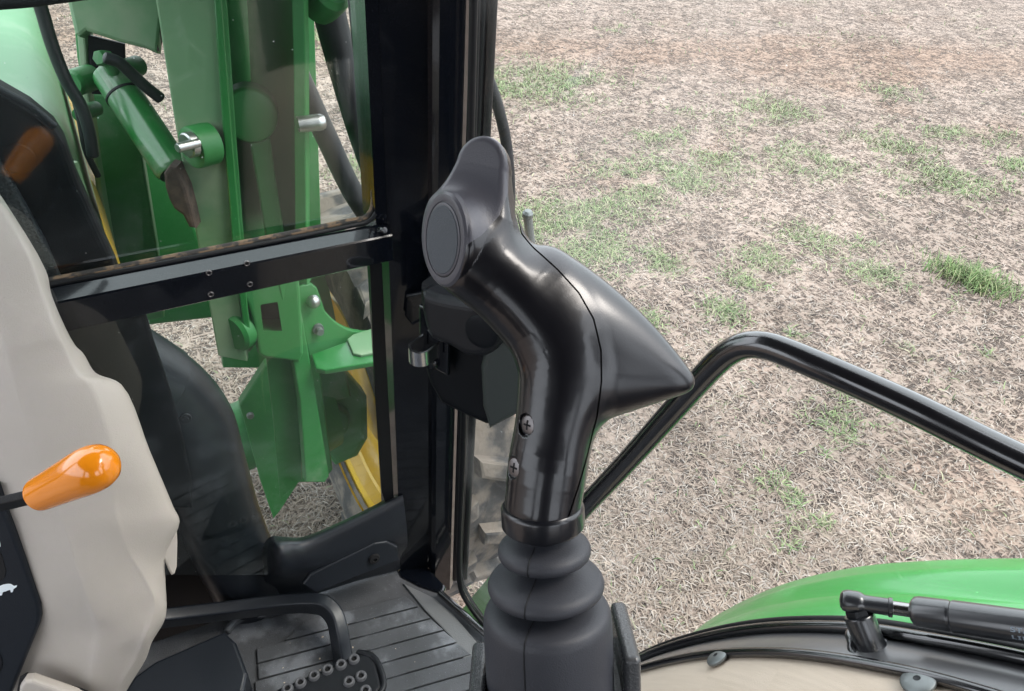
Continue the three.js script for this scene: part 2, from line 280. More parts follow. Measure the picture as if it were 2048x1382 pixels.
// spread that thins with distance from the tractor, over the part of the field to its front and right
function spot(rMin, rMax) {
  const r = rMin * Math.pow(rMax / rMin, rnd()), a = rr(-.35, 1.75); // angle from straight ahead towards the right
  return [Math.sin(a) * r, -Math.cos(a) * r, r];
}
{
  const straw = std([1, 1, 1], .8, { vertexColors: false });
  const dry = [];
  for (let i = 0; i < 420000; i++) {
    const [x, z, r] = spot(.75, 13); const n = fbm(x * 3 + 9, z * 3 + 2, 0, 3, 320), b = soilBand(x, z);
    if (rnd() < b * .55 + .28 * sstep(.56, .72, fbm(x * 1.7, z * 1.7 + 30, 0, 4, 322))) continue;
    const t = rnd(), k = rr(.68, 1.06) * mix(.62, 1.26, n);
    const c = t < .45 ? [.33, .268, .216] : t < .68 ? [.36, .318, .282] : t < .9 ? [.265, .205, .165] : [.17, .128, .1];
    dry.push({ x, y: groundHeight(x, z) - .002, z, turn: rnd() * 6.28, tilt: rr(-.55, .25), roll: rr(-.5, .5), s: rr(.5, 1.35) * mix(.85, 1.15, Math.min(1, r / 9)), w: rr(.6, 1.4) * mix(.85, 1.35, Math.min(1, r / 9)), c: c.map((v) => v * k) });
  }
  scatter('dry_grass', bladeGeo(.042, .0034, 1.5, 3), straw, 'matted dry straw grass covering the field', 'grass', dry);
  const leaf = std([1, 1, 1], .65), green = [];
  let tries = 0;
  while (green.length < 60000 && tries++ < 900000) {
    const [x, z, r] = spot(.75, 13), g = greenness(x, z);
    if (rnd() > g * .95 + .004) continue;
    const k = rr(.55, 1.25), t = rnd(), c = t < .5 ? [.125, .185, .072] : t < .8 ? [.19, .235, .105] : [.29, .28, .18];
    green.push({ x, y: groundHeight(x, z) - .002, z, turn: rnd() * 6.28, tilt: rr(-1.05, -.1), roll: rr(-.6, .6), s: rr(.5, 1.15) * mix(.85, 1.5, Math.min(1, r / 9)), w: rr(.7, 1.3) * mix(.85, 1.9, Math.min(1, r / 9)), c: c.map((v) => v * k) });
  }
  scatter('green_grass', bladeGeo(.045, .0038, 1.2, 3), leaf, 'patches of short green grass scattered through the dry field', 'grass', green);
  // the one dense tuft standing alone
  const t0 = [3.8348, 0, -1.5397], t1 = [3.8037, 0, -1.6351], t2 = [3.8651, 0, -1.4467], tuft = [];
  for (let i = 0; i < 900; i++) {
    const p = [t0, t1, t2][i % 3], a = rnd() * 6.28, q = Math.pow(rnd(), .8) * (.1 + .09 * rnd()), x = p[0] + Math.cos(a) * q, z = p[2] + Math.sin(a) * q, k = rr(.55, 1.2);
    tuft.push({ x, y: groundHeight(x, z), z, turn: rnd() * 6.28, tilt: rr(-1.3, -.5), roll: rr(-.4, .4), s: rr(.7, 1.4), w: rr(.8, 1.3), c: i % 4 ? [.12 * k, .195 * k, .06 * k] : [.25 * k, .265 * k, .13 * k] });
  }
  scatter('grass_tuft', bladeGeo(.07, .0045, 1.0, 3), leaf, 'dense bright green tuft standing alone right of the door bar', 'grass', tuft);
}

// ------------------------------------------------------------------ cab frame: pillar, crossbar, panes, firewall, roof
const cab = thing('cab_frame', 'black painted cab frame with corner pillar, crossbar and framed windshield panes', 'cab frame');
const planPrism = (poly, y0, y1, bevel = .003) => plate(poly.map(([x, z]) => [x, y1, z]), [0, 1, 0], y1 - y0, bevel, 3);
obj('pillar', planPrism([[.251, -.72], [.257, -.664], [.2995, -.652], [.3, -.643], [.309, -.641], [.345, -.66], [.345, -.72]], .80, 2.12), M.paint, cab);
obj('pillar_flange', planPrism([[.3, -.6425], [.304, -.636], [.327, -.629], [.336, -.636], [.336, -.6595], [.31, -.6405]], .80, 2.12, .002), M.paint, cab);
obj('pillar_reveal', planPrism([[.243, -.70], [.2455, -.668], [.2565, -.6635], [.2505, -.70]], 1.472, 2.12, .0015), M.paint, cab);
// rubber lips of the door seal, one beside the other
for (const [x, z, r] of [[.3345, -.6265, .0042], [.342, -.6245, .0038], [.350, -.6215, .0048]]) obj('door_seal_lip', straight([x, .83, z], [x, 2.1, z], r, 12), M.seal, cab);
obj('pillar_foot', plate([[0.2521, 0.854, -0.6813], [0.2737, 0.854, -0.6832], [0.2962, 0.854, -0.6587], [0.3084, 0.854, -0.6065], [0.298, 0.854, -0.5957], [0.2709, 0.854, -0.6258], [0.2518, 0.854, -0.6562]], [0, 1, 0], .012, .004), M.paint, cab);
{ // crossbar between the panes: flat face, bevelled upper edge, ledge behind
  const prof = [[1.4365, -.6475], [1.4345, -.65], [1.4345, -.70], [1.458, -.70], [1.4645, -.677], [1.4718, -.6685], [1.4718, -.6665], [1.4676, -.6492], [1.4662, -.6475]];
  const g = plate(prof.map(([y, z]) => [.2565, y, z]), [1, 0, 0], .95, .0006, 1); obj('crossbar', g, M.paint, cab);
  for (const p of [[0.068, 1.467, -0.6465], [0.0656, 1.443, -0.6465], [0.1038, 1.4689, -0.6465], [0.1032, 1.4449, -0.6465]]) {
    const h = obj('screw_hole', lathe([p[0], p[1], p[2] - .004], [0, 0, 1], [[.0012, .0005], [.0016, .003], [.0019, .0042], [.0023, .0046], [.0028, .0042], [.003, .003]], 20), M.screw, cab);
    obj('bore', lathe([p[0], p[1], p[2] - .0035], [0, 0, 1], [[0, .003], [.0019, .0031]], 16), M.black, h);
  }
  obj('corner_bolt', lathe([0.2464, 1.4699, -0.656], [0.2, .5, .8], [[0, .009], [.003, .0085], [.0045, .006], [.0048, 0]], 16), M.paint, cab);
}
// upper pane, its dusty rubber seal
obj('windshield_pane', plate([[-0.2446, 1.4693, -0.681], [-0.0609, 1.4693, -0.681], [0.067, 1.4685, -0.681], [0.2334, 1.4699, -0.681], [0.2453, 1.4784, -0.681], [0.2506, 1.494, -0.681], [0.2529, 1.6255, -0.681], [0.2537, 1.705, -0.681], [0.2554, 1.7921, -0.681], [-0.1157, 1.7829, -0.681]], [0, 0, 1], .0001, 0), M.glass, cab);
obj('pane_seal', tube(smooth([[-0.241, 1.4764, -0.676], [-0.0599, 1.4741, -0.676], [0.0671, 1.4745, -0.676], [0.2141, 1.4768, -0.676], [0.2377, 1.4781, -0.676], [0.2461, 1.4877, -0.676], [0.2481, 1.5048, -0.676], [0.2498, 1.6033, -0.676], [0.2516, 1.6937, -0.676], [0.2542, 1.789, -0.676]], 6), .0036, 10, 2), M.dustSeal, cab);
obj('pane_seal_inner', tube(smooth([[-0.2405, 1.4759, -0.67], [-0.0605, 1.4734, -0.67], [0.0657, 1.4735, -0.67], [0.2174, 1.475, -0.67], [0.2398, 1.4769, -0.67], [0.2488, 1.4876, -0.67], [0.2508, 1.507, -0.67], [0.2527, 1.6049, -0.67], [0.2541, 1.6948, -0.67], [0.2563, 1.7897, -0.67]], 6), .0026, 10, 2), M.seal, cab);
// lower pane with its black printed border
obj('lower_pane', plate([[-0.2221, 1.4267, -0.672], [-0.0591, 1.4241, -0.672], [0.2514, 1.4223, -0.672], [0.2505, 1.2964, -0.672], [0.2502, 1.0357, -0.672], [0.2395, 1.0195, -0.672], [0.1862, 1.0142, -0.672], [0.1136, 1.0093, -0.672], [0.0861, 1.0103, -0.672], [0.0688, 0.9557, -0.672], [-0.3085, 1.2011, -0.672]], [0, 0, 1], .0001, 0), M.glass, cab);
obj('pane_border', plate([[0.2367, 1.4248, -0.669], [0.2508, 1.424, -0.669], [0.2507, 1.2985, -0.669], [0.2523, 1.0213, -0.669], [0.2397, 1.017, -0.669], [0.2348, 1.0466, -0.669], [0.2335, 1.2232, -0.669]], [0, 0, 1], .002, .0004), M.seal, cab);
obj('firewall', new THREE.BoxGeometry(.62, .42, .02).translate(-.31, .95, -.78), M.shroud, cab);
obj('firewall_cover', plate([[-.62, 1.16, -.80], [-.02, 1.16, -.80], [.0, .98, -.80], [.0, .85, -.80], [-.62, .85, -.80]], [0, 0, 1], .015, .004), M.shroud, cab);
// rest of the cab round the driver: posts, rails, panes and headlined roof
for (const [x, z, w, d] of [[-.79, -.68, .07, .07], [-.9, .35, .07, .12], [.57, .35, .07, .14], [-.72, .95, .14, .08], [.4, .95, .14, .08]]) obj('post', new RoundedBoxGeometry(w, 1.34, d, 2, .008).translate(x, 1.45, z), M.paint, cab);
obj('header_rail', new RoundedBoxGeometry(1.1, .07, .06, 2, .008).translate(-.24, 2.1, -.68), M.paint, cab);
obj('rear_wall', new RoundedBoxGeometry(1.2, .66, .03, 2, .008).translate(-.16, 1.13, .97), M.plastic, cab);
for (const [w, d, x, z] of [[.06, 1.7, -.88, .1], [1.4, .06, -.17, .97]]) obj('roof_rail', new RoundedBoxGeometry(w, .1, d, 2, .01).translate(x, 2.11, z), M.paint, cab);
for (const [x, z, l] of [[.545, .56, .86], [-.87, .5, .9]]) obj('quarter_panel', new RoundedBoxGeometry(.03, .62, l, 2, .01).translate(x, 1.15, z), M.plastic, cab);
obj('roof', new RoundedBoxGeometry(1.4, .07, 1.95, 3, .03).translate(-.24, 2.2, .16), M.roof, cab);
{ // the driver's seat, behind and left of the lens; it is what the black grip mirrors
  const seat = thing('driver_seat', 'black driver seat with high backrest behind the joystick', 'seat');
  obj('cushion', new RoundedBoxGeometry(.5, .13, .5, 4, .05).translate(-.33, 1.27, .22), M.fabric, seat);
  obj('backrest', new RoundedBoxGeometry(.5, .72, .13, 4, .055).rotateX(.12).translate(-.33, 1.66, .52), M.fabric, seat);
  obj('pedestal', new RoundedBoxGeometry(.34, .36, .36, 2, .02).translate(-.33, 1.03, .24), M.plastic, seat);
}

// bright U shaped striker on the pillar
{
  const s = thing('door_striker', 'bright metal U shaped door striker beside the black latch box', 'striker');
  const base = V([0.2614, 1.3768, -0.562]), out = V([-.62, 0, .3]).normalize(), side = V([.3, 0, .62]).normalize(), rows = [[], []], loop = [];
  for (let i = 0; i <= 20; i++) { const a = i / 20; let x, y; if (a < .25) { x = a / .25 * .018; y = -.011; } else if (a > .75) { x = (1 - a) / .25 * .018; y = .011; } else { const t = (a - .25) / .5 * Math.PI; x = .018 + Math.sin(t) * .011; y = -Math.cos(t) * .011; } loop.push(base.clone().addScaledVector(out, x).addScaledVector(side, y)); }
  const H = .009, T = .0013, nrm = loop.map((p, i) => { const t = loop[Math.min(20, i + 1)].clone().sub(loop[Math.max(0, i - 1)]).normalize(); return new THREE.Vector3(t.z, 0, -t.x); });
  const sec = loop.map((p, i) => [[-T, -H], [-T, H], [T, H], [T, -H], [-T, -H]].map(([a, b]) => p.clone().addScaledVector(nrm[i], a).add(new THREE.Vector3(0, b, 0))));
  obj('loop', toCreasedNormals(grid(sec), .6), M.chrome, s);
  const q = base.clone().addScaledVector(out, -.004);
  obj('base_plate', plate([[-.02, -.035], [.02, -.035], [.02, .04], [-.02, .04]].map(([a, b]) => q.clone().addScaledVector(side, a).add(new THREE.Vector3(0, b, 0))), out, .006, .002), M.paint, s);
  for (const dy of [-.026, .03]) obj('bolt', lathe(q.clone().add(new THREE.Vector3(0, dy, 0)), out, [[0, .006], [.006, .0055], [.0075, .003], [.0075, 0]], 12), M.paint, s);
}

// ------------------------------------------------------------------ door: glass, rails, bent grab bar, latch box
const door = thing('cab_door', 'glass cab door with bent black grab bar and black latch box', 'door');
const NOUT = [.9474, 0, -.3201];
obj('door_glass', plate([[0.3134, 1.7316, -0.5939], [0.3136, 1.6676, -0.5933], [0.3144, 1.4536, -0.5909], [0.3157, 1.1711, -0.5869], [0.3173, 0.8848, -0.5821], [0.3197, 0.8636, -0.5753], [0.3345, 0.8332, -0.5315], [0.3755, 0.8767, -0.4099], [0.4078, 0.9784, -0.3145], [0.4313, 1.1396, -0.2449], [0.4443, 1.2027, -0.2064], [0.4562, 1.2504, -0.1713], [0.4697, 1.2956, -0.1312], [0.4826, 1.3258, -0.093], [0.5003, 1.3653, -0.0406], [0.5328, 1.4242, 0.0555], [0.5458, 1.5044, 0.0939], [0.5115, 1.7052, -0.0076], [0.4679, 1.8554, -0.1367], [0.3853, 1.8336, -0.3811]], NOUT, .0001, 0), M.doorGlass, door);
obj('door_edge', tube(smooth([[0.3102, 1.7553, -0.5844], [0.3107, 1.6706, -0.5831], [0.3117, 1.4601, -0.5802], [0.313, 1.182, -0.5763], [0.3141, 0.9025, -0.5731], [0.3167, 0.879, -0.5653], [0.3303, 0.8508, -0.5252], [0.3448, 0.8544, -0.4821]], 5), .0038, 10, 2), M.seal, door);
obj('door_border', tube(smooth([[0.3181, 1.7539, -0.5923], [0.3187, 1.668, -0.5906], [0.3195, 1.4539, -0.5881], [0.3209, 1.1713, -0.5841], [0.3222, 0.8941, -0.5804], [0.3248, 0.8767, -0.5726], [0.3378, 0.8461, -0.534], [0.3516, 0.8461, -0.4931]], 5), .0026, 8, 2), M.seal, door);
obj('sill_tube', tube([[0.2923, 0.862, -0.5946], [0.3204, 0.862, -0.5078], [0.3352, 0.862, -0.4662]], .0055, 10, 4), M.gloss, door);
obj('grab_bar', tube([[0.3208, 1.0114, -0.4596], [0.3312, 1.1077, -0.4287], [0.3496, 1.2676, -0.3741], [0.3601, 1.3548, -0.3432], [0.3705, 1.4455, -0.3125], [0.3776, 1.507, -0.2914], [0.3802, 1.5245, -0.2836], [0.3827, 1.535, -0.2761], [0.3855, 1.5413, -0.2678], [0.3887, 1.545, -0.2584], [0.3931, 1.5468, -0.2454], [0.4007, 1.5482, -0.2229], [0.4192, 1.55, -0.1681], [0.4421, 1.5487, -0.1006], [0.4696, 1.5521, -0.0191]], .0104, 20, 10), M.gloss, door);
{
  const latch = obj('latch_housing', plate([[0.2776, 1.4255, -0.6123], [0.2851, 1.4187, -0.5902], [0.3037, 1.4347, -0.5351], [0.3133, 1.4471, -0.5067], [0.3247, 1.4486, -0.473], [0.3312, 1.4109, -0.4538], [0.3327, 1.3436, -0.4492], [0.3263, 1.3247, -0.4681], [0.3103, 1.279, -0.5155], [0.3015, 1.2793, -0.5417], [0.2899, 1.2826, -0.5759], [0.2839, 1.305, -0.5937], [0.2796, 1.3388, -0.6064]], [-.80, .12, .55], .045, .012, 4), M.shroud, door);
  obj('latch_face', plate([[0.3068, 1.4277, -0.5134], [0.3218, 1.4521, -0.4688], [0.3283, 1.4148, -0.4498], [0.3297, 1.3506, -0.4456], [0.323, 1.3298, -0.4654], [0.3097, 1.2899, -0.5049], [0.3061, 1.3187, -0.5153], [0.3041, 1.3714, -0.5212]], [-.72, .05, .69], .02, .008, 4), M.latchFaceLit, door);
  obj('latch_paddle', plate(smooth([[0.2629, 1.4396, -0.5776], [0.2695, 1.4422, -0.558], [0.2808, 1.4486, -0.5247], [0.2897, 1.4566, -0.4984], [0.295, 1.4545, -0.4828], [0.2966, 1.4372, -0.4779], [0.2945, 1.4127, -0.4842], [0.2888, 1.3911, -0.501], [0.2821, 1.3844, -0.5209], [0.2757, 1.3877, -0.5397], [0.2678, 1.3887, -0.5632], [0.2644, 1.4079, -0.5734]], 3, true), [-.80, .12, .55], .03, .01, 5), M.plastic, door);
  obj('finger_recess', lathe([0.2874, 1.4266, -0.5015], [-.80, .12, .55], [[.0005, .0018], [.012, .0016], [.0165, .001], [.018, 0]], 32), M.shroud, latch);
  obj('latch_claw', plate([[0.2734, 1.3808, -0.6561], [0.2836, 1.3991, -0.6257], [0.2835, 1.3618, -0.6259], [0.2769, 1.3438, -0.6455], [0.2731, 1.3536, -0.6569]], [-.8, .1, .55], .02, .004), M.paint, door);
}

// ------------------------------------------------------------------ gas strut, frame strip, fender liner, fender
const outerPx = [[0.3778, 0.9763, -0.3156], [0.3839, 1.0349, -0.2976], [0.3927, 1.1024, -0.2717], [0.4063, 1.1833, -0.2315], [0.4185, 1.2431, -0.1955], [0.4296, 1.2878, -0.1623], [0.4425, 1.3296, -0.1244], [0.4545, 1.3588, -0.0887], [0.4713, 1.3948, -0.039], [0.4898, 1.427, 0.0158]];
const innerPx = [[0.3424, 1.0303, -0.2892], [0.35, 1.107, -0.2669], [0.3578, 1.1566, -0.2439], [0.3706, 1.226, -0.2059], [0.3823, 1.2759, -0.1713], [0.393, 1.3138, -0.1397], [0.4039, 1.345, -0.1074], [0.4166, 1.3751, -0.0698], [0.4275, 1.3954, -0.0375], [0.4473, 1.4265, 0.0211]];
{
  const frame = thing('door_sill_frame', 'black metal frame strip curving over the beige liner below the gas strut', 'frame strip');
  const lift = (l, dx, dy) => l.map((p) => [p[0] + NOUT[0] * dx, p[1] + dy, p[2] + NOUT[2] * dx]);
  const midr = outerPx.map((p, i) => p.map((v, k) => mix(v, innerPx[i][k], .5) + (k === 1 ? .003 : 0)));
  obj('strip', skin([lift(outerPx, .0, -.03), lift(outerPx, 0, -.004), lift(outerPx, -.006, 0), midr, lift(innerPx, .005, .0005), innerPx, lift(innerPx, -.001, -.02)], 5, 4), M.strip, frame);
  obj('rubber_edge', tube(lift(outerPx, .0, .003), .0052, 10, 8), M.gloss, frame);
  obj('rubber_edge', tube(lift(outerPx, .010, .0), .0045, 10, 8), M.seal, frame);
  obj('strip_seam', tube(lift(outerPx, -.011, .0007), .0011, 8, 8), M.seal, frame);
  obj('inner_bead', tube(lift(innerPx, -.003, .0015), .0042, 10, 8), M.gloss, frame);
  const liner = thing('fender_liner', 'beige moulded liner panel with two grey washers at the lower right', 'panel');
  obj('panel', skin([lift(innerPx, -.002, -.006), lift(innerPx, -.006, -.0035), lift(innerPx, -.05, -.004), lift(innerPx, -.12, -.02), lift(innerPx, -.17, -.05), lift(innerPx, -.19, -.2)], 5, 4), M.liner, liner);
  const wash = (c, r, n) => {
    const w = obj('washer', lathe(c, n, [[.0001, .0018], [r * .2, .0018], [r * .22, .0026], [r * .3, .0025], [r * .6, .0022], [r * .9, .0014], [r, .0004], [r, -.0015]], 32), M.zinc, liner);
    obj('rivet_bore', lathe(c, n, [[0, .0021], [r * .16, .0021], [r * .23, .0026]], 20), M.plastic, w);
  };
  wash([.3666, 1.2528, -.1879], .0102, [-.258, .59, -.765]); wash([.4064, 1.3757, -.0687], .0116, [-.19, .8, -.57]);

  const strut = thing('gas_strut', 'black gas strut on a welded stud above the green fender', 'gas strut');
  const a = V([0.4244, 1.3684, -0.135]), b = V([0.4497, 1.3807, -0.1042]), e = V([0.4725, 1.4184, -0.0517]), foot = V([0.4243, 1.3454, -0.1097]), ax = b.clone().sub(a).normalize();
  const cyl = e.clone().sub(b).normalize();
  obj('cylinder', lathe(b, cyl, [[.0001, -.002], [.008, -.002], [.0104, .0], [.0112, .003], [.0114, .0225], [.0108, .0235], [.0108, .0245], [.0116, .0255], [.0116, .5]], 40), M.strut, strut);
  obj('piston_rod', straight(a, b, .0052, 20), M.rod, strut);
  obj('ball_socket', [lathe(a.clone().addScaledVector(ax, -.0105), ax, [[.0001, 0], [.005, .0006], [.0075, .0025], [.0086, .006], [.0086, .013], [.0076, .016], [.0064, .018], [.0064, .034], [.0073, .0345], [.0073, .037], [.0052, .0375]], 28)], M.strut, strut);
  const up = a.clone().sub(foot), L = up.length(); up.normalize();
  const stud = obj('stud', lathe(foot, up, [[.0125, -.006], [.0118, .0], [.0113, .004], [.0113, L * .66], [.0105, L * .7], [.006, L * .71], [.0048, L * .76], [.0048, L * .96]], 32), M.strut, strut);
  obj('hex_nut', lathe(foot.clone().addScaledVector(up, L * .7), up, [[.0001, .005], [.0088, .005], [.0092, .004], [.0092, 0]], 6), M.plastic, stud);
  const bead = []; for (let i = 0; i < 24; i++) { const t = i / 24 * 6.2832; bead.push(new THREE.Vector3(foot.x + Math.cos(t) * (.0145 + .002 * Math.sin(t * 3)), foot.y - .0045 + .0012 * Math.sin(t * 5), foot.z + Math.sin(t) * (.014 + .002 * Math.cos(t * 4)))); }
  obj('weld_bead', tube(bead, .0034, 10, 2, true), M.strut, strut);
  { // pale print along the cylinder
    const cv = document.createElement('canvas'); cv.width = 512; cv.height = 128; const x = cv.getContext('2d'); x.fillStyle = '#000'; x.fillRect(0, 0, 512, 128); x.fillStyle = '#fff'; x.font = 'bold 50px sans-serif'; x.fillText('STABILUS', 6, 52); x.fillText('LIFT-O-MAT', 6, 112);
    const t = new THREE.CanvasTexture(cv); const m = std([.2, .24, .28], .6, { alphaMap: t, transparent: true });
    const view = EYE.clone().sub(e).normalize(), vv = view.addScaledVector(cyl, -view.dot(cyl)).normalize(), ss = cyl.clone().cross(vv);
    const rows = []; const len = .07, s0 = .0615; for (let i = 0; i <= 10; i++) { const an = mix(.02, -1.02, i / 10) * -1; const r = .01175; rows.push([0, 1].map((k) => b.clone().addScaledVector(cyl, s0 + k * len).addScaledVector(vv, Math.cos(an) * r).addScaledVector(ss, Math.sin(an) * r))); }
    const g = grid(rows), uvs = []; for (let i = 0; i <= 10; i++) uvs.push(0, 1 - i / 10, 1, 1 - i / 10); g.setAttribute('uv', new THREE.Float32BufferAttribute(uvs, 2));
    const pr = obj('print', g, m, strut, true); pr.userData.label = 'pale lettering';
  }
  const fd = thing('rear_fender', 'glossy green rear fender curving outside the door glass', 'fender');
  const crest = [[0.4983, 0.7218, -0.381], [0.509, 0.8306, -0.3492], [0.5166, 0.9311, -0.3268], [0.5266, 1.034, -0.2972], [0.5432, 1.1531, -0.248], [0.561, 1.2407, -0.1954], [0.5771, 1.3006, -0.1475], [0.5957, 1.3596, -0.0925], [0.6155, 1.4161, -0.034], [0.6348, 1.4664, 0.0232]];
  const inn = outerPx.map((p, i) => [p[0] + NOUT[0] * .034, p[1] - .03, p[2] + NOUT[2] * .034]);
  const m2 = inn.map((p, i) => p.map((v, k) => mix(v, crest[i][k], .45) + (k === 1 ? .004 : 0))), m3 = inn.map((p, i) => p.map((v, k) => mix(v, crest[i][k], .52) + (k === 1 ? -.003 : 0)));
  const m4 = inn.map((p, i) => p.map((v, k) => mix(v, crest[i][k], .85) + (k === 1 ? .004 : 0)));
  obj('fender_shell', skin([lift(inn, -.004, -.05), inn, m2, m3, m4, crest, lift(crest, .03, -.02), lift(crest, .045, -.06), lift(crest, .045, -.12)], 6, 5), M.fender, fd);
  obj('fender_toe', plate([[0.3617, 0.694, -0.6447], [0.3741, 0.8024, -0.6079], [0.388, 0.9193, -0.5666], [0.4037, 0.9299, -0.5201], [0.4074, 0.8244, -0.5092], [0.3844, 0.7114, -0.5773], [0.3758, 0.7101, -0.6028]], NOUT, .02, .004), M.fender, fd);
}

// ------------------------------------------------------------------ floor mat with ribs, brake pedal
{
  const mat = thing('floor_mat', 'ribbed charcoal rubber floor mat dusted with dirt', 'floor mat');
  const y = .85;
  obj('mat_sheet', plate([[-.62, y, -.76], [.262, y, -.69], [.29, y, -.64], [.335, y, -.50], [.44, y, -.2], [.5, y, .96], [-.86, y, .96], [-.86, y, -.7]], [0, 1, 0], .03, .003), M.mat, mat);
  const d = new THREE.Vector3(.981, 0, .194), nrm = new THREE.Vector3(-.194, 0, .981), o = V([0.0176, 0.85, -0.6341]); // along and across the ribs
  const sillAt = (z) => .303 + (z + .599) * .338 - .052;
  for (let k = 0; k < 13; k++) {
    const c = o.clone().addScaledVector(nrm, -.0285 + k * .0245), pts = [];
    const left = k === 0 ? .075 : k < 3 ? .005 : .0;
    const w = .0225, row = (s, off) => { const p = c.clone().addScaledVector(nrm, off); let x = s; return p.addScaledVector(d, x); };
    const rightLen = (off) => { let L = .05; for (let i = 0; i < 200; i++) { const p = c.clone().addScaledVector(nrm, off).addScaledVector(d, L); if (p.x > sillAt(p.z)) break; L += .002; } return L; };
    if (k === 0) { pts.push(row(left, 0), row(rightLen(0), 0), row(rightLen(w), w), row(left - .03, w)); } else pts.push(row(left, 0), row(rightLen(0), 0), row(rightLen(w), w), row(left, w));
    pts.forEach((p) => { p.y = y + .006; });
    obj('rib', plate(pts, [0, 1, 0], .0075, .0016, 2), M.mat, mat);
  }
  // moulded bump beside the ribs
  obj('moulded_bump', plate([[-0.1559, 0.9, -0.6088], [-0.1264, 0.9, -0.6432], [-0.0994, 0.9, -0.6523], [-0.0101, 0.9, -0.6547], [0.0004, 0.9, -0.6307], [0.0032, 0.9, -0.5801], [-0.0174, 0.9, -0.5349]], [0, 1, 0], .051, .005, 3), M.trim, mat);
  obj('raised_edge', tube([[-0.0062, 0.858, -0.6814], [0.0106, 0.858, -0.6925], [0.069, 0.858, -0.6787], [0.127, 0.858, -0.6695]], .006, 8, 4), M.mat, mat);
  obj('mat_border', plate([[0.2509, 0.854, -0.6423], [0.284, 0.854, -0.595], [0.2966, 0.854, -0.5594], [0.3107, 0.854, -0.4843], [0.2896, 0.854, -0.4346], [0.2787, 0.854, -0.4668], [0.2766, 0.854, -0.5271], [0.2618, 0.854, -0.5833]], [0, 1, 0], .006, .002), M.border, mat);
  for (let i = 0; i < 24; i++) { // crumbs of dirt trodden into the mat
    const p = V(i < 14 ? [rr(.02, .28), .8565, rr(-.62, -.5)] : [rr(.0, .2), .8565, rr(-.66, -.5)]), g = new THREE.IcosahedronGeometry(rr(.0004, .0012), 0); g.scale(rr(.8, 2), .6, rr(.8, 1.6)); g.rotateY(rnd() * 3); g.translate(p.x, p.y, p.z); (mat.userData.crumbs ||= []).push(g);
  }
  const cr = obj('crumbs', mat.userData.crumbs, M.liner, mat); cr.userData.kind = 'stuff'; delete mat.userData.crumbs;

  const ped = thing('brake_pedal', 'black brake pedal with bent arm and studded pad on the mat', 'pedal');
  obj('arm', sweep([[-0.1197, 0.9454, -0.6965], [-0.075, 0.9246, -0.6936], [-0.0019, 0.9102, -0.678], [0.0683, 0.9091, -0.6539], [0.1057, 0.9131, -0.6334], [0.1225, 0.9157, -0.6173], [0.1295, 0.9105, -0.6006], [0.129, 0.8987, -0.5829], [0.1258, 0.8778, -0.566], [0.1232, 0.853, -0.5454]], .018, .034, [.25, 1, .35], 6, .2), M.trim, ped);
  const padPts = [[-0.005, 0.915, -0.5257], [0.0346, 0.915, -0.5324], [0.0934, 0.915, -0.5302], [0.1378, 0.915, -0.5306], [0.1511, 0.915, -0.5228], [0.1561, 0.915, -0.5082], [0.1508, 0.915, -0.4722], [0.1386, 0.915, -0.4638], [0.118, 0.915, -0.4403], [0.0373, 0.915, -0.4562]];
  obj('pad', plate(padPts, [0, 1, 0], .014, .005, 4), M.plastic, ped);
  obj('pad_lip', tube([[0.1395, 0.913, -0.5318], [0.1524, 0.913, -0.521], [0.1571, 0.913, -0.5057], [0.1523, 0.913, -0.4726], [0.1393, 0.913, -0.4624]], .0042, 10, 5), M.plastic, ped);
  for (const p of [[0.131, 0.915, -0.5238], [0.1132, 0.915, -0.5244], [0.0954, 0.915, -0.5261], [0.0773, 0.915, -0.5263], [0.0591, 0.915, -0.5253], [0.0422, 0.915, -0.5253], [0.1309, 0.915, -0.4972], [0.1146, 0.915, -0.4975], [0.1291, 0.915, -0.4763]]) {
    const st = obj('pad_stud', lathe(p, [0, 1, 0], [[.0034, -.001], [.0036, .0034], [.0048, .0046], [.0062, .0042], [.0074, .002], [.008, -.001]], 20), M.stud, ped);
    obj('stud_hole', lathe(p, [0, 1, 0], [[0, .0004], [.0037, .0006]], 12), M.black, st);
  }
}

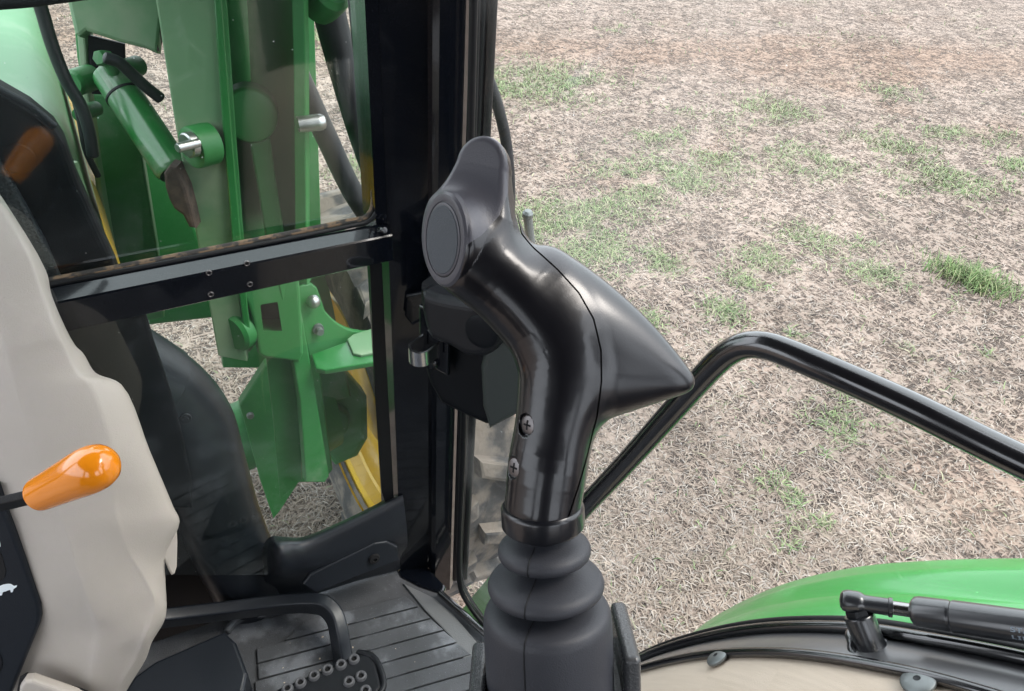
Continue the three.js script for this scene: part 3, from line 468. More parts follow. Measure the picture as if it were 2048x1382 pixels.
// ------------------------------------------------------------------ windshield sill trim and air duct
{
  const t = thing('sill_trim', 'black moulded trim and round duct below the windshield', 'trim');
  obj('sill_panel', skin([
    [[0.0292, 0.8978, -0.76], [0.0587, 0.94, -0.73], [0.0813, 1.0141, -0.69], [0.0985, 1.0019, -0.69], [0.1198, 0.9895, -0.69], [0.176, 0.9912, -0.69], [0.2502, 1.0051, -0.69], [0.2704, 1.0125, -0.69]],
    [[0.0284, 0.8833, -0.76], [0.0569, 0.9488, -0.71], [0.0796, 1.0283, -0.66], [0.0953, 1.0253, -0.66], [0.1148, 1.016, -0.66], [0.1689, 1.0174, -0.66], [0.2427, 1.0293, -0.66], [0.2629, 1.0339, -0.66]],
    [[0.0276, 0.8687, -0.76], [0.056, 0.9367, -0.705], [0.0803, 1.0185, -0.648], [0.0996, 1.0109, -0.648], [0.118, 1.0019, -0.648], [0.1759, 0.9916, -0.648], [0.2412, 0.9945, -0.648], [0.2615, 0.9944, -0.648]],
    [[0.0264, 0.8515, -0.76], [0.0542, 0.9226, -0.7], [0.0772, 0.9876, -0.646], [0.1007, 0.977, -0.646], [0.1239, 0.969, -0.646], [0.1817, 0.9559, -0.646], [0.2423, 0.9592, -0.646], [0.2623, 0.9593, -0.646]],
    [[0.0228, 0.9, -0.7073], [0.0519, 0.9, -0.6979], [0.0844, 0.9, -0.6887], [0.1073, 0.9, -0.6807], [0.131, 0.9, -0.6743], [0.1888, 0.9, -0.6663], [0.2489, 0.9, -0.662], [0.2691, 0.9, -0.6643]],
    [[0.0198, 0.855, -0.7178], [0.0494, 0.855, -0.7063], [0.0881, 0.855, -0.6939], [0.1109, 0.855, -0.6879], [0.1352, 0.855, -0.6832], [0.1934, 0.855, -0.6773], [0.2531, 0.855, -0.6673], [0.2724, 0.855, -0.668]]], 6, 5), M.trim, t);
  obj('trim_strip', plate([[0.1018, 0.9515, -0.64], [0.1144, 0.9642, -0.64], [0.2109, 0.9755, -0.64], [0.2292, 0.9693, -0.64], [0.2443, 0.9509, -0.64], [0.2451, 0.9215, -0.64], [0.1836, 0.9239, -0.64], [0.1163, 0.925, -0.64]], [0, .15, 1], .008, .003, 3), M.trim, t);
  const b = obj('bolt', lathe([0.2062, 0.9481, -0.639], [0, .15, 1], [[.0001, .001], [.003, .0012], [.0035, .004], [.0075, .0035], [.0085, .0015], [.0088, 0]], 20), M.black, t);
  for (const p of [[0.0157, 1.2611, -0.692]]) obj('duct_bolt', lathe(p, [-.1, .1, 1], [[.0001, .004], [.003, .004], [.0034, .002], [.006, .002], [.0066, 0]], 20), M.plastic, t);
  obj('duct', tube(smooth([...[[-0.0668, 1.3554, -0.745], [-0.0321, 1.3076, -0.745], [0.0003, 1.2597, -0.745], [0.0181, 1.2071, -0.745], [0.0213, 1.1404, -0.745], [0.0249, 1.0297, -0.745]], ...[[0.0304, 0.9606, -0.735], [0.0391, 0.8766, -0.735], [0.0435, 0.7802, -0.735]]], 4), .053, 36, 2), M.trim, t);
  obj('duct_sleeve', tube([[-0.0767, 1.3703, -0.745], [-0.0489, 1.3311, -0.745], [-0.0256, 1.298, -0.745], [-0.008, 1.2721, -0.745]], .0555, 36, 4), M.trim, t);
  }

// ------------------------------------------------------------------ dash shroud
{
  const s = thing('cowl_panel', 'black cowl beside the beige console, seen through the windshield', 'cowl');
  obj('cowl', plate([[-0.1066, 1.6638, -0.74], [-0.0642, 1.6323, -0.74], [-0.0532, 1.6221, -0.74], [-0.0353, 1.6056, -0.74], [-0.0217, 1.5861, -0.74], [-0.0174, 1.5698, -0.74], [-0.0166, 1.5356, -0.74], [-0.0116, 1.4913, -0.74], [-0.0057, 1.4394, -0.74], [-0.0047, 1.3923, -0.74], [-0.053, 1.3742, -0.74], [-0.1114, 1.4042, -0.74], [-0.1272, 1.5269, -0.74], [-0.1544, 1.5858, -0.74]], [.0, .1, 1], .05, .008, 4), M.shroud, s);
  obj('cowl_edge', tube([[-0.1058, 1.6657, -0.738], [-0.0636, 1.6344, -0.738], [-0.0526, 1.6243, -0.738], [-0.0348, 1.608, -0.738], [-0.0224, 1.5896, -0.738]], .0035, 10, 6), M.plate, s);
  const dots = tex(128, (u, v) => { const a = Math.hypot((u * 8) % 1 - .5, (v * 8) % 1 - .5); return a < .3 ? 0 : 1; });
  const pm = std([.016, .02, .026], .5, { bumpMap: rep(dots, 30), bumpScale: .0008 });
  obj('perforated_strip', plate([[-0.0919, 1.568, -0.728], [-0.0722, 1.5704, -0.728], [-0.0658, 1.5317, -0.728], [-0.0583, 1.4883, -0.728], [-0.0548, 1.4398, -0.728], [-0.0682, 1.438, -0.728], [-0.0727, 1.4809, -0.728], [-0.0806, 1.5334, -0.728]], [-.1, .15, 1], .012, .003, 2), pm, s);
  obj('vent_knob', lathe([-0.0576, 1.563, -0.741], [0, .1, 1], [[.0001, .001], [.006, .0012], [.0075, .0005], [.012, .0012], [.0135, .0006], [.014, 0]], 32), M.shroud, s);
  obj('column_post', plate([[-0.0901, 1.4817, -0.677], [-0.0426, 1.4696, -0.677], [0.0051, 1.4575, -0.677], [0.0064, 1.4271, -0.677], [0.0068, 1.3776, -0.677], [0.0088, 1.321, -0.677], [0.0082, 1.2506, -0.677], [0.0043, 1.1782, -0.677], [-0.0036, 1.1301, -0.677], [-0.0273, 1.1428, -0.677], [-0.0372, 1.2471, -0.677], [-0.0439, 1.3438, -0.677], [-0.0622, 1.3949, -0.677]], [0, 0, 1], .012, .004, 3), M.shroud, s);
}

// ------------------------------------------------------------------ steering console, control plate, lever
{
  const c = thing('steering_console', 'beige moulded steering console with dark control plate at its lower left', 'console');
  // rows top to bottom; columns: far side, left, crease, crease, right rim, back
  const rows = [
    [[-0.2069, 1.5521, -0.9116], [-0.1469, 1.5811, -0.7493], [-0.1232, 1.5818, -0.7168], [-0.1182, 1.5816, -0.7133], [-0.0936, 1.5821, -0.7157], [-0.0886, 1.5803, -0.7183], [-0.0845, 1.5613, -0.736], [-0.1006, 1.5287, -0.8216]],
    [[-0.2303, 1.4792, -0.8611], [-0.1552, 1.5227, -0.7021], [-0.108, 1.5281, -0.654], [-0.103, 1.5278, -0.6505], [-0.0711, 1.5246, -0.6448], [-0.0666, 1.523, -0.6449], [-0.0601, 1.494, -0.6594], [-0.0806, 1.4518, -0.7393]],
    [[-0.2451, 1.4332, -0.8291], [-0.1604, 1.4858, -0.6797], [-0.1039, 1.4985, -0.6291], [-0.0985, 1.4983, -0.6254], [-0.0688, 1.4938, -0.623], [-0.0643, 1.4915, -0.624], [-0.0614, 1.4755, -0.6466], [-0.0784, 1.4333, -0.7211]],
    [[-0.2611, 1.3884, -0.814], [-0.1647, 1.4516, -0.6591], [-0.1054, 1.4657, -0.608], [-0.0998, 1.4659, -0.6045], [-0.0652, 1.462, -0.601], [-0.0614, 1.4591, -0.6019], [-0.0555, 1.4391, -0.6189], [-0.0747, 1.3909, -0.6955]],
    [[-0.2661, 1.3728, -0.8032], [-0.1662, 1.4368, -0.6542], [-0.1053, 1.4549, -0.6027], [-0.0997, 1.455, -0.5992], [-0.0647, 1.451, -0.5968], [-0.0602, 1.4481, -0.5972], [-0.0515, 1.4314, -0.6153], [-0.0691, 1.3827, -0.6844]],
    [[-0.2749, 1.3503, -0.8036], [-0.1684, 1.4245, -0.6475], [-0.1069, 1.4407, -0.5969], [-0.1012, 1.4411, -0.5936], [-0.0629, 1.4354, -0.5875], [-0.0574, 1.4332, -0.5879], [-0.047, 1.4157, -0.6043], [-0.0659, 1.363, -0.6795]],
    [[-0.2794, 1.3365, -0.794], [-0.1707, 1.4123, -0.6425], [-0.1077, 1.427, -0.5909], [-0.1019, 1.4274, -0.5876], [-0.0545, 1.4242, -0.5779], [-0.0474, 1.4213, -0.5796], [-0.0303, 1.405, -0.5927], [-0.0519, 1.3545, -0.6628]],
    [[-0.3034, 1.2715, -0.7809], [-0.179, 1.36, -0.6232], [-0.1094, 1.3768, -0.5707], [-0.1027, 1.3773, -0.5669], [-0.0538, 1.3692, -0.5517], [-0.048, 1.3666, -0.5517], [-0.024, 1.3416, -0.5658], [-0.0486, 1.2859, -0.6362]],
    [[-0.3263, 1.2101, -0.7702], [-0.1881, 1.3099, -0.6062], [-0.11, 1.3242, -0.5535], [-0.1032, 1.3247, -0.5496], [-0.0647, 1.3163, -0.5395], [-0.0589, 1.3127, -0.54], [-0.0196, 1.2821, -0.5467], [-0.0468, 1.222, -0.6147]],
    [[-0.336, 1.1848, -0.7687], [-0.1917, 1.2874, -0.6033], [-0.1106, 1.3064, -0.5483], [-0.1036, 1.3069, -0.5443], [-0.067, 1.2955, -0.5342], [-0.0612, 1.2918, -0.5346], [-0.0184, 1.2619, -0.5427], [-0.047, 1.201, -0.6109]],
    [[-0.3497, 1.1471, -0.7585], [-0.1981, 1.25, -0.596], [-0.1129, 1.2683, -0.5379], [-0.1058, 1.2689, -0.5338], [-0.069, 1.2609, -0.5297], [-0.0632, 1.2564, -0.5293], [-0.0389, 1.2259, -0.5384], [-0.0615, 1.1637, -0.6016]],
    [[-0.3628, 1.1113, -0.7496], [-0.2059, 1.2135, -0.5907], [-0.1144, 1.2341, -0.529], [-0.1072, 1.2346, -0.5248], [-0.065, 1.2288, -0.5235], [-0.0592, 1.2233, -0.5224], [-0.0461, 1.1916, -0.5345], [-0.0704, 1.1296, -0.5916]],
    [[-0.3752, 1.0778, -0.7424], [-0.2115, 1.1836, -0.5822], [-0.1156, 1.2052, -0.5246], [-0.1081, 1.2036, -0.5183], [-0.0627, 1.196, -0.5149], [-0.0587, 1.1903, -0.5132], [-0.0559, 1.1541, -0.522], [-0.0823, 1.0802, -0.5845]],
    [[-0.387, 1.046, -0.7362], [-0.2223, 1.1497, -0.5811], [-0.1197, 1.176, -0.5233], [-0.1101, 1.1752, -0.5165], [-0.0803, 1.1619, -0.5075], [-0.0759, 1.1588, -0.5049], [-0.075, 1.1264, -0.5199], [-0.1005, 1.0473, -0.5816]],
    [[-0.3983, 1.0158, -0.7313], [-0.2321, 1.119, -0.5792], [-0.1322, 1.1443, -0.5224], [-0.1197, 1.1446, -0.5144], [-0.0952, 1.131, -0.5102], [-0.0898, 1.1268, -0.5089], [-0.0864, 1.0992, -0.5221], [-0.1144, 1.0209, -0.5818]],
    [[-0.4183, 0.9633, -0.7268], [-0.2483, 1.0681, -0.5767], [-0.1562, 1.0867, -0.5218], [-0.1429, 1.0878, -0.5141], [-0.1267, 1.0797, -0.5113], [-0.1219, 1.0761, -0.5109], [-0.1172, 1.053, -0.5229], [-0.1439, 0.977, -0.5763]],
    [[-0.4568, 0.8632, -0.7213], [-0.2783, 0.9745, -0.5715], [-0.1809, 0.995, -0.5149], [-0.1716, 0.9958, -0.5095], [-0.1636, 0.9886, -0.5099], [-0.1618, 0.9834, -0.5114], [-0.1611, 0.9633, -0.5227], [-0.1878, 0.8891, -0.5703]]];
  obj('shell', skin(rows, 5, 5), M.beige, c);
  obj('clip_tab', plate([[-0.037, 1.2527, -0.5494], [-0.0184, 1.2618, -0.5455], [-0.0246, 1.2338, -0.5392], [-0.0313, 1.2095, -0.5307], [-0.0351, 1.2028, -0.53], [-0.0385, 1.2017, -0.5313], [-0.0397, 1.2064, -0.5348], [-0.0411, 1.2215, -0.5418], [-0.0426, 1.2285, -0.5462]], [.1, .3, 1], .006, .002, 3), M.beige, c);
  // dark control plate standing proud of the shell, its slot and symbol
  const A = [-0.1455, 1.3328, -0.5694], B = [-0.1571, 1.2045, -0.5419], Cc = [-0.222, 1.1997, -0.5617];
  const nn = V(B).sub(V(A)).cross(V(Cc).sub(V(A))).normalize(); if (nn.dot(EYE.clone().sub(V(A))) < 0) nn.negate();
  const onPlane = (p) => { const r = V(p).sub(EYE), t = V(A).sub(EYE).dot(nn) / r.dot(nn); return EYE.clone().addScaledVector(r, t); };
  const P = (l) => l.map(onPlane);
  const pl = obj('control_plate', plate(P([[-0.1772, 1.3672, -0.5762], [-0.1388, 1.3654, -0.5496], [-0.1371, 1.3466, -0.5316], [-0.1341, 1.3193, -0.505], [-0.1323, 1.29, -0.4774], [-0.1345, 1.2821, -0.4717], [-0.1384, 1.2754, -0.4682], [-0.1594, 1.2468, -0.4561], [-0.1793, 1.2196, -0.4444], [-0.2258, 1.216, -0.4713]]), nn, .012, .0035, 4, []), M.plate, c);
  const off = (l, h) => P(l).map((p) => p.addScaledVector(nn, h));
  obj('slot', plate(off([[-0.169, 1.3278, -0.5353], [-0.1507, 1.326, -0.5219], [-0.1487, 1.3214, -0.5164], [-0.1491, 1.3117, -0.5079], [-0.1512, 1.3071, -0.5051], [-0.1558, 1.3038, -0.5051], [-0.178, 1.2998, -0.5159]], .0006), nn, .0012, .0003), M.black, pl);
  obj('turtle_symbol', plate(off(smooth([[-0.1632, 1.2959, -0.5028], [-0.1601, 1.299, -0.5036], [-0.1559, 1.3013, -0.5029], [-0.152, 1.3025, -0.5015], [-0.1484, 1.3028, -0.4994], [-0.1467, 1.3017, -0.4973], [-0.1444, 1.3023, -0.4964], [-0.1451, 1.3012, -0.4958], [-0.1476, 1.2998, -0.4962], [-0.1486, 1.298, -0.4952], [-0.1501, 1.2976, -0.4958], [-0.15, 1.2992, -0.4971], [-0.1535, 1.2979, -0.4983], [-0.1558, 1.2971, -0.4991], [-0.1572, 1.2951, -0.4981], [-0.159, 1.2949, -0.4992], [-0.1581, 1.2966, -0.5001], [-0.1613, 1.2954, -0.5011]], 2, true), .0007), nn, .0012, .0002), M.white, pl);
  obj('symbol_edge', plate(off([[-0.1513, 1.3308, -0.5265], [-0.1475, 1.3317, -0.5249], [-0.1475, 1.3285, -0.522], [-0.148, 1.3269, -0.5209], [-0.1526, 1.3268, -0.5238]], .0007), nn, .0012, .0002), M.white, pl);
  obj('lower_button', plate(off([[-0.1845, 1.2577, -0.4821], [-0.1712, 1.2581, -0.4738], [-0.1705, 1.2537, -0.4694], [-0.1713, 1.2491, -0.4658], [-0.1751, 1.2437, -0.4634], [-0.19, 1.2406, -0.4703]], .001), nn, .002, .0007), M.plastic, pl);
  obj('lower_cover', plate([[-0.2009, 1.1152, -0.5137], [-0.1908, 1.134, -0.5241], [-0.1836, 1.1413, -0.526], [-0.178, 1.141, -0.5221], [-0.1505, 1.1145, -0.5028], [-0.138, 1.0997, -0.4888]], nn, .012, .004, 4), M.beige, c);
  obj('cover_gap', plate([[-0.2018, 1.1104, -0.5279], [-0.188, 1.136, -0.5361], [-0.182, 1.1397, -0.534], [-0.1467, 1.1108, -0.5074], [-0.1339, 1.0957, -0.4945], [-0.1438, 1.091, -0.4967]], nn, .004, .001, 2), M.black, c);

  const lv = thing('range_lever', 'black lever with a glossy orange knob in front of the beige console', 'lever');
  const k0 = V([-0.0847, 1.4656, -0.4181]), k1 = V([-0.0499, 1.4938, -0.3956]), kd = k1.clone().sub(k0), KL = kd.length(); kd.normalize();
  obj('knob', lathe(k0.clone().addScaledVector(kd, -.004), kd, [[.0001, 0], [.005, .0001], [.0092, .0006], [.0113, .002], [.0119, .005], [.0134, KL * .5], [.0148, KL * .82], [.0152, KL * .93], [.0153, KL * 1.04], [.0147, KL * 1.16], [.013, KL * 1.26], [.01, KL * 1.335], [.0057, KL * 1.385], [.0001, KL * 1.4]], 64), M.orange, lv);
  obj('shaft', sweep([[-0.1809, 1.3878, -0.5075], [-0.1328, 1.4212, -0.469], [-0.1088, 1.443, -0.4432], [-0.0936, 1.4572, -0.4268], [-0.084, 1.4664, -0.4169]], .006, .0155, [.1, .8, .6], 6, .2), M.shroud, lv);
}

// ------------------------------------------------------------------ joystick
// naive surface nets over a distance field, in millimetre-like units (a px is 0.2345 mm), axes: across, up, towards the driver
const JU = .34 / 1450, JR = V([0.8642, 0.0683, 0.4986]), JUp = V([0.2552, 0.7945, -0.5511]), JB = V([0.4337, -0.6035, -0.6691]).negate(), JO = V([0.1475, 1.6448, -0.2275]);
const J = (u, v, w = 0) => JO.clone().addScaledVector(JR, (u - 1024) * JU).addScaledVector(JUp, (691 - v) * JU).addScaledVector(JB, w * JU);
function surfaceNet(f, lo, hi, h, toWorld) {
  const n = [0, 1, 2].map((k) => Math.ceil((hi[k] - lo[k]) / h) + 1), [nx, ny, nz] = n, val = new Float32Array(nx * ny * nz), id = new Int32Array(nx * ny * nz).fill(-1);
  const at = (i, j, k) => (k * ny + j) * nx + i;
  for (let k = 0; k < nz; k++) for (let j = 0; j < ny; j++) for (let i = 0; i < nx; i++) val[at(i, j, k)] = f(lo[0] + i * h, lo[1] + j * h, lo[2] + k * h);
  const pos = [], nor = [], raw = [], idx = [];
  const E = [[0, 1], [0, 2], [0, 4], [1, 3], [1, 5], [2, 3], [2, 6], [3, 7], [4, 5], [4, 6], [5, 7], [6, 7]];
  for (let k = 0; k < nz - 1; k++) for (let j = 0; j < ny - 1; j++) for (let i = 0; i < nx - 1; i++) {
    const c = []; let m = 0; for (let q = 0; q < 8; q++) { c[q] = val[at(i + (q & 1), j + ((q >> 1) & 1), k + (q >> 2))]; if (c[q] < 0) m |= 1 << q; }
    if (m === 0 || m === 255) continue;
    let s = [0, 0, 0], e = 0;
    for (const [a, b] of E) if ((c[a] < 0) !== (c[b] < 0)) { const t = c[a] / (c[a] - c[b]); for (let q = 0; q < 3; q++) { const A = (a >> q) & 1, B = (b >> q) & 1; s[q] += A + (B - A) * t; } e++; }
    let p = [lo[0] + (i + s[0] / e) * h, lo[1] + (j + s[1] / e) * h, lo[2] + (k + s[2] / e) * h];
    const d = h * .35, G = (p) => { const g = [f(p[0] + d, p[1], p[2]) - f(p[0] - d, p[1], p[2]), f(p[0], p[1] + d, p[2]) - f(p[0], p[1] - d, p[2]), f(p[0], p[1], p[2] + d) - f(p[0], p[1], p[2] - d)]; const l = Math.hypot(...g) || 1; return g.map((v) => v / l); };
    let g = G(p); const dist = Math.max(-h * .5, Math.min(h * .5, f(...p))); p = p.map((v, q) => v - g[q] * dist); g = G(p);
    id[at(i, j, k)] = pos.length / 3; const W = toWorld(p[0], p[1], p[2]), N = JR.clone().multiplyScalar(g[0]).addScaledVector(JUp, -g[1]).addScaledVector(JB, g[2]); pos.push(W.x, W.y, W.z); nor.push(N.x, N.y, N.z); raw.push(p[0], p[1], p[2]);
  }
  const quad = (a, b, c, d, flip) => { if (flip) idx.push(a, c, b, a, d, c); else idx.push(a, b, c, a, c, d); };
  for (let k = 1; k < nz - 1; k++) for (let j = 1; j < ny - 1; j++) for (let i = 1; i < nx - 1; i++) {
    const v = val[at(i, j, k)] < 0;
    if (v !== (val[at(i + 1, j, k)] < 0)) quad(id[at(i, j - 1, k - 1)], id[at(i, j, k - 1)], id[at(i, j, k)], id[at(i, j - 1, k)], v);
    if (v !== (val[at(i, j + 1, k)] < 0)) quad(id[at(i - 1, j, k - 1)], id[at(i - 1, j, k)], id[at(i, j, k)], id[at(i, j, k - 1)], v);
    if (v !== (val[at(i, j, k + 1)] < 0)) quad(id[at(i - 1, j - 1, k)], id[at(i, j - 1, k)], id[at(i, j, k)], id[at(i - 1, j, k)], v);
  }
  const g = new THREE.BufferGeometry(); g.setAttribute('position', new THREE.Float32BufferAttribute(pos, 3)); g.setAttribute('normal', new THREE.Float32BufferAttribute(nor, 3)); g.setAttribute('uv', new THREE.Float32BufferAttribute(new Float32Array(pos.length / 3 * 2), 2)); g.setIndex(idx); g.userData.raw = raw; return g;
}
function cutMesh(g, f) { // the part of a mesh where f(own coordinates) < 0, cut cleanly through the triangles
  const P = g.attributes.position.array, N = g.attributes.normal.array, Rw = g.userData.raw, I = g.index.array, n = Rw.length / 3, val = new Float32Array(n), pos = [], nor = [];
  for (let i = 0; i < n; i++) val[i] = f([Rw[i * 3], Rw[i * 3 + 1], Rw[i * 3 + 2]]);
  const put = (a, b, t) => { for (let k = 0; k < 3; k++) pos.push(P[a * 3 + k] + (P[b * 3 + k] - P[a * 3 + k]) * t); for (let k = 0; k < 3; k++) nor.push(N[a * 3 + k] + (N[b * 3 + k] - N[a * 3 + k]) * t); };
  for (let t = 0; t < I.length; t += 3) {
    const v = [I[t], I[t + 1], I[t + 2]], out = [];
    for (let k = 0; k < 3; k++) { const a = v[k], b = v[(k + 1) % 3]; if (val[a] < 0) out.push([a, a, 0]); if ((val[a] < 0) !== (val[b] < 0)) out.push([a, b, val[a] / (val[a] - val[b])]); }
    for (let k = 1; k + 1 < out.length; k++) { put(...out[0]); put(...out[k]); put(...out[k + 1]); }
  }
  const r = new THREE.BufferGeometry(); r.setAttribute('position', new THREE.Float32BufferAttribute(pos, 3)); r.setAttribute('normal', new THREE.Float32BufferAttribute(nor, 3)); r.setAttribute('uv', new THREE.Float32BufferAttribute(new Float32Array(pos.length / 3 * 2), 2)); return r;
}
const cone = (p, a, ra, b, rb, sw = 1) => { // rounded cone; sw > 1 flattens it front to back
  const bx = b[0] - a[0], by = b[1] - a[1], bz = (b[2] - a[2]) * sw, px = p[0] - a[0], py = p[1] - a[1], pz = (p[2] - a[2]) * sw;
  const t = Math.max(0, Math.min(1, (px * bx + py * by + pz * bz) / (bx * bx + by * by + bz * bz)));
  return Math.hypot(px - bx * t, py - by * t, pz - bz * t) - (ra + (rb - ra) * t);
};
const smin = (a, b, k) => { const h = Math.max(k - Math.abs(a - b), 0) / k; return Math.min(a, b) - h * h * k * .25; };
{
  const joy = thing('joystick', 'black loader joystick with moulded grip and bellows boot in the foreground', 'joystick');
  const col = [[1086, 1010, -6, 77], [1096, 930, 0, 80], [1108, 860, 2, 78], [1116, 790, 2, 78], [1116, 730, 2, 79], [1096, 668, 2, 82], [1056, 612, 4, 84], [1004, 562, 10, 82], [955, 522, 18, 84], [926, 497, 26, 87], [902, 490, 46, 88]];
  { const c = new THREE.CatmullRomCurve3(col.map((p) => new THREE.Vector3(p[0], p[1], p[2])), false, 'centripetal'), r = col.map((p) => p[3]), n = col.length - 1, out = []; for (let i = 0; i <= n * 3; i++) { const p = c.getPoint(i / (n * 3)), k = Math.min(n - 1, Math.floor(i / 3)); const f = i / 3 - k; out.push([p.x, p.y, p.z, mix(r[k], r[k + 1], f * f * (3 - 2 * f))]); } col.length = 0; col.push(...out); }
  const circ = (a, b, c) => { const d = 2 * (a[0] * (b[1] - c[1]) + b[0] * (c[1] - a[1]) + c[0] * (a[1] - b[1])), q = (p) => p[0] * p[0] + p[1] * p[1]; const x = (q(a) * (b[1] - c[1]) + q(b) * (c[1] - a[1]) + q(c) * (a[1] - b[1])) / d, y = (q(a) * (c[0] - b[0]) + q(b) * (a[0] - c[0]) + q(c) * (b[0] - a[0])) / d; return [x, y, Math.hypot(a[0] - x, a[1] - y)]; };
  const topArc = circ([1085, 476], [1270, 610], [1401, 766]), bl = [140, -46].map((v) => v / Math.hypot(140, 46));
  const smax = (a, b, k) => -smin(-a, -b, k);
  const hornD = (p) => { // palm rest: rounded triangle in side view, swelling towards the column
    const dTop = Math.hypot(p[0] - topArc[0], p[1] - topArc[1]) - topArc[2], dBot = -((p[0] - 1260) * bl[1] - (p[1] - 826) * bl[0]), dLeft = 1070 - p[0];
    const d2 = smax(smax(dTop, dBot, 42), dLeft, 60), t = sstep(1090, 1395, p[0]), Rr = mix(130, 46, t), T = mix(92, 34, t), w = p[2] + 16;
    const e = Math.max(0, Rr + d2); return (Math.hypot(e / Rr, w / T) - 1) * Math.min(Rr, T) * .95;
  };
  const pn = V([-.80, .10, .59]).normalize(), pc = [892, 488, 58]; // flat thumb pad: outward direction (across, down, towards) and centre
  const bn = V([-.42, .12, .90]).normalize(), bu = V([.36, -.93, 0]).normalize(), bv = bn.clone().cross(bu).normalize();
  const B0 = [950, 432, 10], B1 = [981, 350, -2];
  const loc = (p) => { const q = [p[0] - B0[0], p[1] - B0[1], p[2] - B0[2]]; return [q[0] * bu.x + q[1] * bu.y + q[2] * bu.z, q[0] * bv.x + q[1] * bv.y + q[2] * bv.z, q[0] * bn.x + q[1] * bn.y + q[2] * bn.z]; };
  const b1 = loc(B1);
  const blade = (p) => {
    const [x, y, z] = loc(p), t = Math.max(0, Math.min(1, (x * b1[0] + y * b1[1]) / (b1[0] ** 2 + b1[1] ** 2)));
    const d2 = Math.hypot(x - b1[0] * t, y - b1[1] * t) - mix(82, 57, t) + 16;
    const h = mix(16, 9, t), zz = z + mix(0, 10, t) * 0 , dz = Math.abs(zz) - h;
    return Math.hypot(Math.max(d2, 0), Math.max(dz, 0)) + Math.min(Math.max(d2, dz), 0) - 15;
  };
  const base = (x, y, z) => {
    const p = [x, y, z]; let d = 1e9;
    for (let i = 0; i < col.length - 1; i++) d = Math.min(d, cone(p, col[i], col[i][3], col[i + 1], col[i + 1][3]));
    const hd = hornD(p);
    d = smin(d, hd, 44);
    d = smin(d, blade(p), 62);
    const flat = (x - pc[0]) * pn.x + (y - pc[1]) * pn.y + (z - pc[2]) * pn.z;
    d = -smin(-d, -flat, 14);
    const foot = (y - 1016) * .974 + (z + 6) * -.22 - (x - 1088) * .05; // cut square above the collar
    d = Math.max(d, foot);
    // two counterbored screw recesses on the driver's left
    for (const s of screws) d = Math.max(d, -s.f(p));
    return d;
  };
  const screws = [[1048, 845, 51], [1022, 930, 36]].map(([x, y, w]) => { const n = V([-.72, -.02, .69]).normalize(); return { x, y, w, n, f: (p) => { const q = [p[0] - x, p[1] - y, p[2] - w], t = q[0] * n.x + q[1] * n.y + q[2] * n.z; return Math.max(Math.hypot(q[0] - n.x * t, q[1] - n.y * t, q[2] - n.z * t) - 22, -t - 12); } }; });
  // parting line between the two halves, from the tip of the blade down to the collar
  const seam = [[996, 180], [1001, 290], [1022, 330], [1030, 380], [1031, 430], [1042, 472], [1068, 502], [1112, 545], [1152, 590], [1180, 640], [1194, 700], [1195, 760], [1188, 830], [1172, 900], [1150, 970], [1126, 1040], [1110, 1100]];
  const lineD = (seam, x, y) => { // signed distance to a line: negative on the driver's side
    let best = 1e9, sg = 1; for (let i = 0; i < seam.length - 1; i++) { const [ax, ay] = seam[i], [bx, by] = seam[i + 1], dx = bx - ax, dy = by - ay, t = Math.max(0, Math.min(1, ((x - ax) * dx + (y - ay) * dy) / (dx * dx + dy * dy))), ex = x - ax - dx * t, ey = y - ay - dy * t, d = Math.hypot(ex, ey); if (d < best - 1e-6) { best = d; sg = (dx * ey - dy * ex) < 0 ? 1 : -1; } } return best * sg; };
  const seamD = (x, y) => lineD(seam, x, y);
  // soft inset on the face of the blade, running down to the pad
  const rimLine = [[960, 200], [985, 270], [1006, 312], [1018, 350], [1016, 400], [1000, 445], [968, 486], [930, 516], [900, 540], [850, 560]];
  const inset = (p) => Math.max(lineD(rimLine, p[0], p[1]), -loc(p)[2] - 2);
  const lo = [838, 276, -135], hi = [1408, 1034, 135];
  const whole = surfaceNet(base, lo, hi, 3.8, J), GAP = 1.7;
  obj('grip_shell', cutMesh(whole, (p) => Math.max(seamD(p[0], p[1]) + GAP, -inset(p))), M.grip, joy);
  obj('grip_shell', cutMesh(whole, (p) => -seamD(p[0], p[1]) + GAP), M.gripSatin, joy);
  obj('thumb_rest', cutMesh(whole, (p) => Math.max(seamD(p[0], p[1]) + GAP, inset(p))), M.gripSoft, joy);
  obj('core', surfaceNet((x, y, z) => base(x, y, z) + 5, lo, hi, 7, J), M.black, joy);
  // pad plug: rim and sunken disc
  const pu = V([.18, -.98, .2]); pu.addScaledVector(pn, -pu.dot(pn)).normalize(); const pv = pn.clone().cross(pu);
  const toW = (v) => JR.clone().multiplyScalar(v.x).addScaledVector(JUp, -v.y).addScaledVector(JB, v.z);
  const padC = J(pc[0], pc[1], pc[2]), PU = toW(pu), PV = toW(pv), PN = toW(pn);
  const oval = (prof, sx, sy) => { const g = new THREE.LatheGeometry(prof.map(([r, y]) => new THREE.Vector2(Math.max(1e-6, r), y)), 64); g.scale(sx, 1, sy); const b = new THREE.Matrix4().makeBasis(PV, PN, PU.clone()).setPosition(padC); g.applyMatrix4(b); g.computeVertexNormals(); return toCreasedNormals(g, .5); };
  const R = .0196;
  const plug = obj('thumb_pad', oval([[.0001, .0006], [R * .6, .0006], [R * .74, .0007], [R * .78, .0004], [R * .8, -.0004], [R * .82, .0004], [R * .9, .0006], [R * .97, .0003], [R * 1.02, -.0008], [R * 1.04, -.003]], .93, 1.07), M.gripSoft, joy);
  obj('pad_disc', oval([[.0001, .0011], [R * .6, .0011], [R * .72, .0010], [R * .745, .0005]], .93, 1.07), M.pad, plug);
